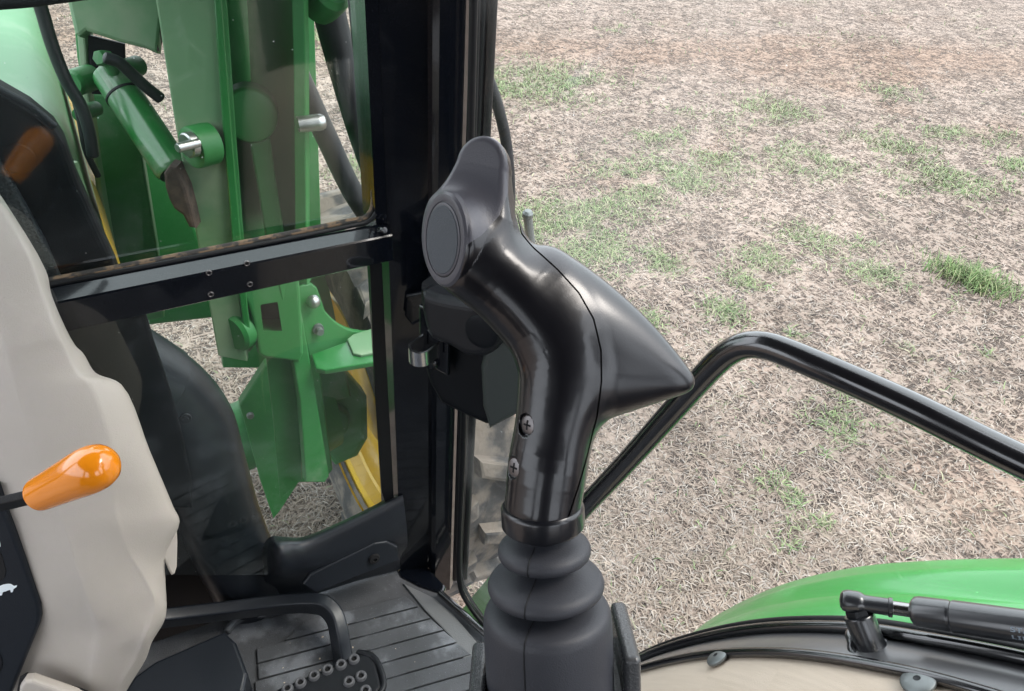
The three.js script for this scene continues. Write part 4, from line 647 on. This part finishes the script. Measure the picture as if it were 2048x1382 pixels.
  // cross recessed screws
  for (const s of screws) {
    const n = toW(s.n), c = J(s.x - s.n.x * 12, s.y - s.n.y * 12, s.w - s.n.z * 12);
    const hd = obj('screw', lathe(c, n, [[.0001, .0012], [.0026, .0011], [.0042, .0006], [.0045, 0], [.0045, -.002]], 28), M.screw, joy);
    const q = new THREE.Quaternion().setFromUnitVectors(new THREE.Vector3(0, 1, 0), n);
    for (const [w, d] of [[.0045, .0009], [.0009, .0045]]) { const g = new THREE.BoxGeometry(w, .0004, d); g.rotateY(.5); g.applyQuaternion(q); g.translate(...c.clone().addScaledVector(n, .0011).toArray()); obj('cross_slot', g, M.black, hd); }
  }
  // collar and bellows boot about the stick's own axis
  const ax = toW(V([-.05, -.974, .22])).normalize(), foot = J(1085, 1014, -8), mm = JU;
  const at = (s) => foot.clone().addScaledVector(ax, -s * mm);
  const L = (prof) => prof.map(([r, y]) => [r * mm, -y * mm]);
  obj('collar', lathe(foot, ax, L([[40, -6], [70, -6], [80, -4], [83, 0], [84, 5], [84, 38], [80, 44], [60, 46], [54, 58], [46, 66]]), 72), M.gripSatin, joy);
  const ringFoot = J(1082, 1010, -8);
  const bp = []; // smooth boot profile
  const ctl = [[44, 48], [46, 60], [58, 68], [82, 78], [92, 86], [95, 96], [92, 106], [78, 113], [54, 117], [45, 121], [47, 128], [64, 137], [97, 149], [114, 158], [120, 170], [117, 182], [101, 190], [74, 194], [60, 198], [62, 205], [82, 213], [111, 220], [126, 228], [132, 240], [134, 258], [135, 330], [135, 500]];
  const cv = new THREE.CatmullRomCurve3(ctl.map(([r, y]) => new THREE.Vector3(r, y, 0)), false, 'centripetal').getPoints(170);
  const boot = obj('boot', lathe(foot, ax, L(cv.map((p) => [p.x, p.y])), 96), M.rubber, joy);
  { // moulding seam down the boot
    const side = toW(V([-.1, 0, 1])), s = side.addScaledVector(ax, -side.dot(ax)).normalize(), sd = ax.clone().cross(s), an = -.3;
    const dir = s.clone().multiplyScalar(Math.cos(an)).addScaledVector(sd, Math.sin(an));
    obj('mould_seam', tube(cv.filter((_, i) => i > 8 && i % 2 === 0).map((p) => foot.clone().addScaledVector(ax, -p.y * mm).addScaledVector(dir, (p.x + .2) * mm)), .00035, 6, 2), M.seal, boot);
  }
  // pedestal the boot is clamped in
  const bc = at(395), right = JR.clone().addScaledVector(ax, -JR.dot(ax)).normalize(), back = right.clone().cross(ax).normalize();
  const m4 = new THREE.Matrix4().makeBasis(right, ax, back);
  const box = (w, hh, d, x, y, z, r = .004) => new RoundedBoxGeometry(w, hh, d, 4, r).translate(x, y, z).applyMatrix4(m4).translate(bc.x, bc.y, bc.z);
  obj('pedestal', [box(.078, .5, .07, .004, -.255, -.008, .008)], M.gray, joy);
  obj('clamp_lip', [box(.0085, .03, .05, .0395, .003, -.012, .003), box(.0085, .024, .05, -.036, -.009, -.004, .003)], M.gray, joy);
}

// ------------------------------------------------------------------ outside: hood, loader, hoses, front wheel
{
  const hood = thing('tractor_hood', 'green tractor hood with a yellow side stripe seen through the windshield', 'hood');
  const sec = (z, dy = 0) => [[-.6, 1.0], [-.59, 1.28], [-.55, 1.38], [-.45, 1.44], [-.25, 1.46], [-.1, 1.435], [-.055, 1.415], [-.03, 1.38], [-.022, 1.34], [-.015, 1.2], [-.005, 1.0]].map(([x, y]) => [x, y + dy, z]);
  obj('hood_shell', skin([sec(-.86, .0), sec(-1.2, -.01), sec(-1.6, -.02), sec(-2.0, -.04), sec(-2.5, -.09), sec(-2.75, -.2)], 4, 4), M.hood, hood);
  const st = [[-.95, 1.325, 1.25], [-1.1, 1.32, 1.235], [-1.4, 1.31, 1.21], [-1.8, 1.295, 1.2], [-2.1, 1.275, 1.2]];
  obj('side_stripe', grid([0, 1].map((k) => st.map(([z, a, b]) => [-.012 + (k ? .007 : 0), k ? b : a, z]))), M.yellow, hood);
  obj('hood_gap', tube([[-0.0236, 1.3894, -1.15], [-0.0234, 1.3145, -1.15], [-0.019, 1.1903, -1.15]], .004, 8, 3), M.greenPale, hood);

  const ld = thing('loader_mast', 'dusty green loader mast of folded plates right of the hood', 'loader mast');
  const N = [0, .1, 1];
  // light inboard plate, open channel, outboard plate
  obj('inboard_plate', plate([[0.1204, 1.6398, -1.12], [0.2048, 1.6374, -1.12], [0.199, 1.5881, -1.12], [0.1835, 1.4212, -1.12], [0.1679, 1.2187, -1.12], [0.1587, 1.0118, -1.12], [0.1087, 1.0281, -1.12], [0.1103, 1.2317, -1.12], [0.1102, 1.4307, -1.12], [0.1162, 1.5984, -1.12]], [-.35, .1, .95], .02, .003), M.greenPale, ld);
  obj('inboard_edge', plate([[0.1949, 1.6414, -1.1], [0.2074, 1.6411, -1.1], [0.2031, 1.5924, -1.1], [0.1886, 1.4277, -1.1], [0.1726, 1.2282, -1.1], [0.1636, 1.0797, -1.1], [0.1538, 1.0826, -1.1], [0.1588, 1.2313, -1.1], [0.176, 1.4294, -1.1], [0.1926, 1.5991, -1.1]], [-.2, .1, 1], .012, .002), M.green, ld);
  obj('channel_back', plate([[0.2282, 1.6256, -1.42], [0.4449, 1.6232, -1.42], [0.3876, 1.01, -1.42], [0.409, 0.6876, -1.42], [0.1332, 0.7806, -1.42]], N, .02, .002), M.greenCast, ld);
  obj('inboard_web', plate([[0.2096, 1.6364, -1.125], [0.2173, 1.6362, -1.125], [0.2144, 1.5862, -1.125], [0.1987, 1.4174, -1.125], [0.1813, 1.213, -1.125], [0.1689, 1.0727, -1.125], [0.1589, 1.0757, -1.125], [0.1718, 1.2152, -1.125], [0.1886, 1.4187, -1.125], [0.2051, 1.5866, -1.125]], [0, 0, 1], .3, .002), M.greenCast, ld);
  obj('outboard_plate', plate([[0.2925, 1.6387, -1.1], [0.3152, 1.6381, -1.1], [0.3075, 1.5184, -1.1], [0.2852, 1.2414, -1.1], [0.2787, 1.1434, -1.1], [0.2596, 1.1483, -1.1], [0.2619, 1.2463, -1.1], [0.2855, 1.5202, -1.1]], [-.55, .1, .8], .02, .002), M.greenCast, ld);
  obj('outboard_web', plate([[0.3145, 1.6326, -1.13], [0.3259, 1.6322, -1.13], [0.3174, 1.5092, -1.13], [0.2938, 1.2247, -1.13], [0.2881, 1.1237, -1.13], [0.2729, 1.1275, -1.13], [0.2767, 1.2282, -1.13], [0.3053, 1.5102, -1.13]], [0, 0, 1], .3, .002), M.greenCast, ld);
  obj('inner_strap', plate([[0.2206, 1.4376, -1.16], [0.2431, 1.4405, -1.16], [0.256, 1.4216, -1.16], [0.2553, 1.3116, -1.16], [0.2577, 1.1771, -1.16], [0.2586, 1.0237, -1.16], [0.2273, 1.0329, -1.16], [0.2243, 1.1847, -1.16], [0.2232, 1.3169, -1.16]], [-.2, .15, 1], .025, .004), M.greenDusty, ld);
  obj('inner_boss', lathe([0.2379, 1.4142, -1.2], [-.2, .1, 1], [[.0001, .03], [.03, .03], [.04, .026], [.044, .02], [.044, -.02]], 32), M.greenCast, ld);
  const pin = (n, c, dir, prof, mat, parent = ld) => obj(n, lathe(c, dir, prof, 28), mat, parent);
  const bossDir = [-.9, .05, .42];
  const boss = pin('pivot_boss', [0.1405, 1.4053, -1.112], bossDir, [[.0001, .016], [.024, .016], [.03, .013], [.031, .009], [.031, -.02]], M.greenDusty);
  pin('washer', [0.1302, 1.4182, -1.09], bossDir, [[.0001, .012], [.016, .012], [.018, .01], [.018, .0]], M.steel, boss);
  pin('bolt_head', [0.1181, 1.4245, -1.07], bossDir, [[.0001, .014], [.0058, .014], [.0068, .012], [.0068, -.02]], M.steel, boss);
  obj('worn_bracket', plate([[0.0794, 1.3729, -1.1], [0.0914, 1.385, -1.1], [0.1017, 1.3818, -1.1], [0.1047, 1.3688, -1.1], [0.1106, 1.3486, -1.1], [0.1137, 1.3117, -1.1], [0.1144, 1.2841, -1.1], [0.1031, 1.2864, -1.1], [0.0968, 1.3065, -1.1], [0.0846, 1.3172, -1.1], [0.0794, 1.333, -1.1], [0.0776, 1.3511, -1.1]], [-.4, .1, .9], .035, .005), M.rust, ld);
  // lower pane: box bracket, plates, bolts, step
  obj('box_bracket', plate([[0.1545, 1.1601, -1.075], [0.1697, 1.164, -1.075], [0.2329, 1.1695, -1.075], [0.2537, 1.1642, -1.075], [0.2413, 1.0165, -1.075], [0.2322, 1.0008, -1.075], [0.1738, 1.025, -1.075], [0.1646, 1.0348, -1.075], [0.1654, 1.1061, -1.075], [0.1623, 1.1359, -1.075]], [-.1, .15, 1], .09, .006, 3, [[[0.1766, 1.1319, -1.075], [0.1839, 1.136, -1.075], [0.2176, 1.135, -1.075], [0.216, 1.0651, -1.075], [0.1735, 1.0738, -1.075]]]), M.greenCast, ld);
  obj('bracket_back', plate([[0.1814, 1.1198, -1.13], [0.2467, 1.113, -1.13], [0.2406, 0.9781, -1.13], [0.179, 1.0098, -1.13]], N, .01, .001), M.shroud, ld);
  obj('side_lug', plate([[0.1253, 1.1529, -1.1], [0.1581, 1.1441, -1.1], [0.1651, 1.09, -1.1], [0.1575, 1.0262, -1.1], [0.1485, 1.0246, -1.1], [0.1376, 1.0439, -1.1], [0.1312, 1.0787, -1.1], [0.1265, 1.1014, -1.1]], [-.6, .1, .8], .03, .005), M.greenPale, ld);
  obj('lug_roller', lathe([0.1405, 1.0737, -1.1], [-.85, .05, .5], [[.0001, .012], [.03, .012], [.036, .006], [.036, -.02]], 24), M.greenCast, ld);
  obj('post_plate', plate([[0.2198, 1.2009, -1.06], [0.249, 1.1938, -1.06], [0.2517, 1.0904, -1.06], [0.2525, 0.9521, -1.06], [0.2518, 0.708, -1.06], [0.24, 0.6955, -1.06], [0.2023, 0.7168, -1.06], [0.22, 0.9145, -1.06], [0.2212, 1.0559, -1.06]], [.1, .1, 1], .02, .003), M.greenDusty, ld);
  obj('post_web', plate([[0.178, 1.0266, -1.09], [0.2333, 1.0201, -1.09], [0.2281, 0.8873, -1.09], [0.2098, 0.6808, -1.09], [0.1576, 0.6323, -1.09], [0.1711, 0.8576, -1.09]], [-.3, .05, 1], .04, .003), M.greenCast, ld);
  const br = obj('bolt_bracket', plate([...[[0.2548, 1.1146, -1.12], [0.2716, 1.1188, -1.12], [0.2897, 1.1162, -1.12], [0.298, 1.1054, -1.12], [0.3015, 1.0824, -1.12]], ...smooth([[0.3048, 1.0544, -1.12], [0.3219, 1.0263, -1.12], [0.346, 1.0024, -1.12], [0.3737, 0.9867, -1.12]], 3), ...[[0.3963, 0.9797, -1.12], [0.3939, 0.93, -1.12], [0.2836, 0.9513, -1.12], [0.2574, 0.965, -1.12]]], [.1, .2, 1], .016, .003), M.greenCast, ld);
  pin('bolt_head', [0.2825, 1.0866, -1.118], N, [[.0001, .014], [.006, .0135], [.0105, .010], [.0125, .004], [.0125, 0]], M.steel, br);
  pin('bolt_end', [0.285, 1.0246, -1.118], N, [[.0001, .02], [.0065, .02], [.0065, .008], [.0105, .008], [.0105, 0]], M.zinc, br);
  obj('step_plate', plate([[0.2602, 0.99, -1.0904], [0.2781, 0.99, -1.0922], [0.3405, 0.99, -1.1015], [0.4047, 0.99, -1.1081], [0.3978, 0.99, -1.04], [0.3682, 0.99, -1.0166], [0.2684, 0.99, -1.0342], [0.2556, 0.99, -1.0466]], [0, 1, 0], .012, .003), M.green, ld);
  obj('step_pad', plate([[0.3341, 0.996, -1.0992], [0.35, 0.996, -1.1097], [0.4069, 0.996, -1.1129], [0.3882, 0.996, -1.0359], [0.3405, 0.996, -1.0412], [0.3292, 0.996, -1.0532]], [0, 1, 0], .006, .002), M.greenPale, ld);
  obj('frame_plate', plate([[0.1975, 0.8716, -1.22], [0.2698, 0.9054, -1.22], [0.3072, 0.8526, -1.22], [0.3054, 0.5455, -1.22], [0.2758, 0.5163, -1.22], [0.2247, 0.536, -1.22], [0.1738, 0.4669, -1.22], [0.1533, 0.4453, -1.22], [0.1418, 0.5734, -1.22], [0.1364, 0.7027, -1.22], [0.1327, 0.7889, -1.22]], [-.1, .1, 1], .03, .004), M.greenCast, ld);
  for (const p of [[0.213, 0.7928, -1.215], [0.1479, 0.7757, -1.215]]) pin('hex_bolt', p, N, [[.0001, .008], [.006, .008], [.0075, .005], [.0075, 0]], M.zinc);
  pin('loader_pin', [0.2853, 1.4257, -1.095], [1, .02, .12], [[.012, 0], [.0125, .03], [.0122, .036], [.0095, .041], [.005, .043], [.0001, .0435]], M.steel);

  const arm = thing('loader_boom', 'pale green loader boom with a lift cylinder bracket at the top left', 'loader boom');
  obj('boom_shade_box', new RoundedBoxGeometry(.42, .3, .62, 3, .02).translate(.27, 1.82, -1.32), M.greenCast, arm);  // unseen box added above the mast to shade the open channel
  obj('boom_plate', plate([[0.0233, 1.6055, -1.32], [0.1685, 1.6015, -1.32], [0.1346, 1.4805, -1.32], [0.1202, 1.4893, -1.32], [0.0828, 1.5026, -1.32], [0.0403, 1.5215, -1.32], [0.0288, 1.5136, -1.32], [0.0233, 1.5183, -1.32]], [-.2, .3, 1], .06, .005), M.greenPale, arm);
  for (const l of [[[0.1082, 1.5908, -1.314], [0.1177, 1.5905, -1.314], [0.1217, 1.5654, -1.314], [0.127, 1.538, -1.314], [0.1275, 1.5204, -1.314], [0.1357, 1.4974, -1.314], [0.1375, 1.485, -1.314], [0.1309, 1.4886, -1.314], [0.1241, 1.4982, -1.314], [0.1156, 1.5123, -1.314], [0.1072, 1.5261, -1.314], [0.1076, 1.5462, -1.314], [0.1042, 1.562, -1.314]], [[0.1564, 1.5892, -1.314], [0.1621, 1.589, -1.314], [0.1571, 1.5581, -1.314], [0.1503, 1.5323, -1.314], [0.1487, 1.5101, -1.314], [0.1409, 1.494, -1.314], [0.1429, 1.518, -1.314], [0.1504, 1.5469, -1.314]]]) obj('chipped_paint', plate(l, [-.2, .3, 1], .0016, .0005), M.rust, arm);
  obj('rear_post', plate([[0.0264, 1.5144, -1.42], [0.047, 1.4995, -1.42], [0.0278, 1.3942, -1.42], [0.0846, 1.383, -1.42], [0.0815, 1.2884, -1.42], [0.0672, 1.0826, -1.42], [0.0495, 0.9427, -1.42], [-0.0276, 0.9398, -1.42], [-0.009, 1.1849, -1.42], [0.0089, 1.3618, -1.42], [0.016, 1.453, -1.42]], [-.2, .1, 1], .04, .004), M.greenDusty, arm);
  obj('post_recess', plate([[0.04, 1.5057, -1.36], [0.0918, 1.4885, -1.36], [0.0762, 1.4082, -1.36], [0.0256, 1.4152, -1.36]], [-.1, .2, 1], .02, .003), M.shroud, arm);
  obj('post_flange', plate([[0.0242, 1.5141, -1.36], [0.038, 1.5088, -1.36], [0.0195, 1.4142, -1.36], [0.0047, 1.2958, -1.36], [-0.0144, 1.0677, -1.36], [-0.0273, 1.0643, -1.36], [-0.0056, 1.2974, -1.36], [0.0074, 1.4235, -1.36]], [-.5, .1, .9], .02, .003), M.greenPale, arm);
  obj('side_panel', plate([[0.0825, 1.2345, -1.6], [0.1303, 1.1897, -1.6], [0.1643, 0.9914, -1.6], [0.1639, 0.7971, -1.6], [0.0191, 0.8096, -1.6], [0.0481, 0.9916, -1.6]], [-.2, .4, 1], .05, .006), M.green, arm);
  for (const [p, r] of [[[0.0182, 1.4444, -1.34], .02], [[0.0907, 1.4567, -1.34], .016], [[0.0143, 1.3918, -1.35], .012]]) pin('pin_end', p, [-.6, .1, .8], [[.0001, .03], [r * .8, .03], [r, .024], [r, -.02]], M.greenDusty, arm);

  const cylT = thing('lift_cylinder', 'pale green hydraulic cylinder slanting behind the mast', 'hydraulic cylinder');
  const c0 = [0.0576, 1.4604, -1.3], c1 = [0.1044, 1.3493, -1.16], cd = V(c1).sub(V(c0)), cl = cd.length();
  obj('barrel', lathe(c0, cd, [[.0001, -.01], [.018, -.01], [.026, -.004], [.0275, .002], [.0275, cl * .96], [.024, cl]], 40), withMap(std([1, 1, 1], .28, { clearcoat: .5, clearcoatRoughness: .15 }), greenTex(1, 58, .75), 4), cylT);
  obj('clamp_band', lathe(V(c0).addScaledVector(cd, .2), cd, [[.0276, 0], [.0288, .001], [.0288, .004], [.0276, .005]], 40), M.seal, cylT);
  obj('port_fitting', [tube([[0.0609, 1.469, -1.275], [0.0596, 1.481, -1.275], [0.0564, 1.4901, -1.275], [0.0517, 1.4934, -1.275]], .009, 12, 5), lathe([0.0529, 1.4926, -1.275], [-.6, .3, .6], [[.0001, .012], [.01, .012], [.012, .008], [.012, -.01]], 6)], M.greenDusty, cylT);

  const hose = (label, pts, r) => tag(obj('hydraulic_hose', tube(pts, r, 12, 8), M.hose), label, 'hose', 'hydraulic hoses of the loader');
  hose('black hose running from the cylinder port behind the mast', [[0.0546, 1.5001, -1.25], [0.0691, 1.4932, -1.25], [0.0829, 1.4759, -1.25], [0.0979, 1.4549, -1.25], [0.1152, 1.4345, -1.25]], .009);
  hose('thin black hose hanging down beside the yellow hood stripe', [[-0.0093, 1.6009, -1.22], [-0.0086, 1.5749, -1.22], [-0.0088, 1.5309, -1.22], [-0.0046, 1.4828, -1.22], [0.0046, 1.4443, -1.22], [0.0055, 1.4065, -1.22], [0.0015, 1.3694, -1.22]], .0088);
  hose('second thin hose looping against the boom flange by the hood', [[-0.0128, 1.5274, -1.25], [-0.0075, 1.4967, -1.25], [-0.0011, 1.4529, -1.25], [-0.002, 1.4138, -1.25], [-0.0059, 1.3668, -1.25], [-0.0001, 1.3227, -1.25]], .005);
  hose('thick black hose slanting down at the right of the upper windshield pane', [[0.366, 1.6219, -1.18], [0.377, 1.551, -1.18], [0.3937, 1.4691, -1.18], [0.4154, 1.3738, -1.18], [0.4388, 1.2869, -1.18], [0.4716, 1.1516, -1.18]], .026);
  hose('black hose along the pillar edge of the upper windshield pane', [[0.3877, 1.6361, -1.1], [0.3915, 1.5549, -1.1], [0.397, 1.4575, -1.1], [0.404, 1.3482, -1.1], [0.409, 1.2453, -1.1]], .011);
  hose('black hose slanting from behind the mast to the pillar foot', [[0.3254, 1.502, -1.3], [0.3537, 1.4177, -1.3], [0.3885, 1.3179, -1.3], [0.4349, 1.1915, -1.3], [0.4964, 1.0734, -1.3]], .021);
  hose('black hose arching out right of the cab pillar', [[0.5983, 1.5386, -1.25], [0.6473, 1.4933, -1.25], [0.6806, 1.4479, -1.25], [0.7122, 1.3883, -1.25], [0.7381, 1.3231, -1.25], [0.7575, 1.2511, -1.25], [0.7722, 1.1391, -1.25], [0.7705, 0.9866, -1.25]], .0118);
  const cp = thing('hose_coupler', 'green capped coupler at the top of the windshield above the thick hose', 'coupler');
  obj('cap', lathe([0.3647, 1.591, -1.15], [.15, .5, .8], [[.0001, .03], [.02, .03], [.028, .022], [.03, .01], [.03, -.03]], 28), M.greenDusty, cp);
  const rod = thing('pin_post', 'small zinc pin standing behind the joystick shoulder', 'pin');
  obj('shank', straight([0.8491, 0.968, -1.25], [0.8221, 1.0902, -1.25], .0105, 16), M.zinc, rod);
  obj('head', lathe([0.8221, 1.0902, -1.25], [0, 1, .1], [[.0105, -.004], [.0125, 0], [.0125, .008], [.008, .014], [.0001, .015]], 20), M.zinc, rod);

  const ax = thing('front_axle', 'green front axle carrying a muddy tyre on a yellow rim', 'axle');
  obj('drop_housing', lathe([.27, .58, -1.38], [1, 0, 0], [[.0001, -.12], [.07, -.12], [.09, -.1], [.1, -.03], [.115, .0], [.118, .03], [.11, .05], [.1, .09]], 40), M.greenCast, ax);
  obj('axle_beam', tube([[-.2, .5, -1.42], [.05, .53, -1.41], [.2, .57, -1.39]], .085, 20, 5), M.greenCast, ax);
  obj('knuckle', plate([[0.2988, 0.7038, -1.34], [0.3969, 0.6997, -1.34], [0.4505, 0.6012, -1.34], [0.4384, 0.479, -1.34], [0.4051, 0.4323, -1.34], [0.344, 0.4226, -1.34], [0.3062, 0.504, -1.34]], [-.1, .25, 1], .1, .02, 4), M.greenCast, ax);
  obj('knuckle_cap', lathe([0.3442, 0.5709, -1.335], [-.3, .3, .9], [[.0001, .02], [.03, .02], [.045, .012], [.05, -.02]], 28), M.greenDusty, ax);
  obj('steering_arm', plate([[0.3031, 0.7406, -1.33], [0.395, 0.7235, -1.33], [0.3996, 0.6453, -1.33], [0.3055, 0.6456, -1.33]], [-.1, .35, 1], .03, .006), M.greenDusty, ax);

  const wh = ax, wc = [.4, .55, -1.4], X = [1, 0, 0];
  obj('rim', lathe(wc, X, [[.335, .0], [.34, .012], [.328, .02], [.31, .03], [.304, .06], [.297, .066], [.295, .1], [.28, .12], [.2, .125], [.13, .11], [.12, .07], [.0001, .07]], 72), M.yellow, wh);
  const tyre = obj('tyre', lathe([wc[0] + .12, wc[1], wc[2]], X, [[.325, -.105], [.345, -.118], [.38, -.13], [.43, -.136], [.475, -.134], [.505, -.122], [.515, -.08], [.52, 0], [.515, .08], [.505, .122], [.475, .134], [.43, .136], [.36, .12], [.33, .1]], 72), M.tyre, wh);
  for (let i = 0; i < 36; i++) { // slanted lugs, alternating left and right
    const a = i / 36 * Math.PI * 2, s = i % 2 ? 1 : -1, pts = [[.005, -.03], [.06, -.005], [.135, .03], [.135, .085], [.06, .045], [.005, .015]];
    const g = plate(pts.map(([x, t]) => { const an = a + t / .52; return [wc[0] + .12 + s * x, wc[1] + Math.cos(a) * .548 - Math.sin(a) * t, wc[2] + Math.sin(a) * .548 + Math.cos(a) * t]; }), [0, Math.cos(a), Math.sin(a)], .05, .008, 2);
    obj('tread_lug', g, M.tyre, tyre);
  }
  const wp = thing('wiper_arm', 'black bar along the top edge of the windshield at the left', 'bar');
  obj('bar', tube([[-0.1196, 1.6983, -0.69], [-0.0366, 1.7008, -0.69], [-0.0107, 1.7017, -0.69], [0.0098, 1.7036, -0.69], [0.0598, 1.708, -0.69]], .0045, 10, 4), M.seal, wp);
}

renderer.render(scene, camera);
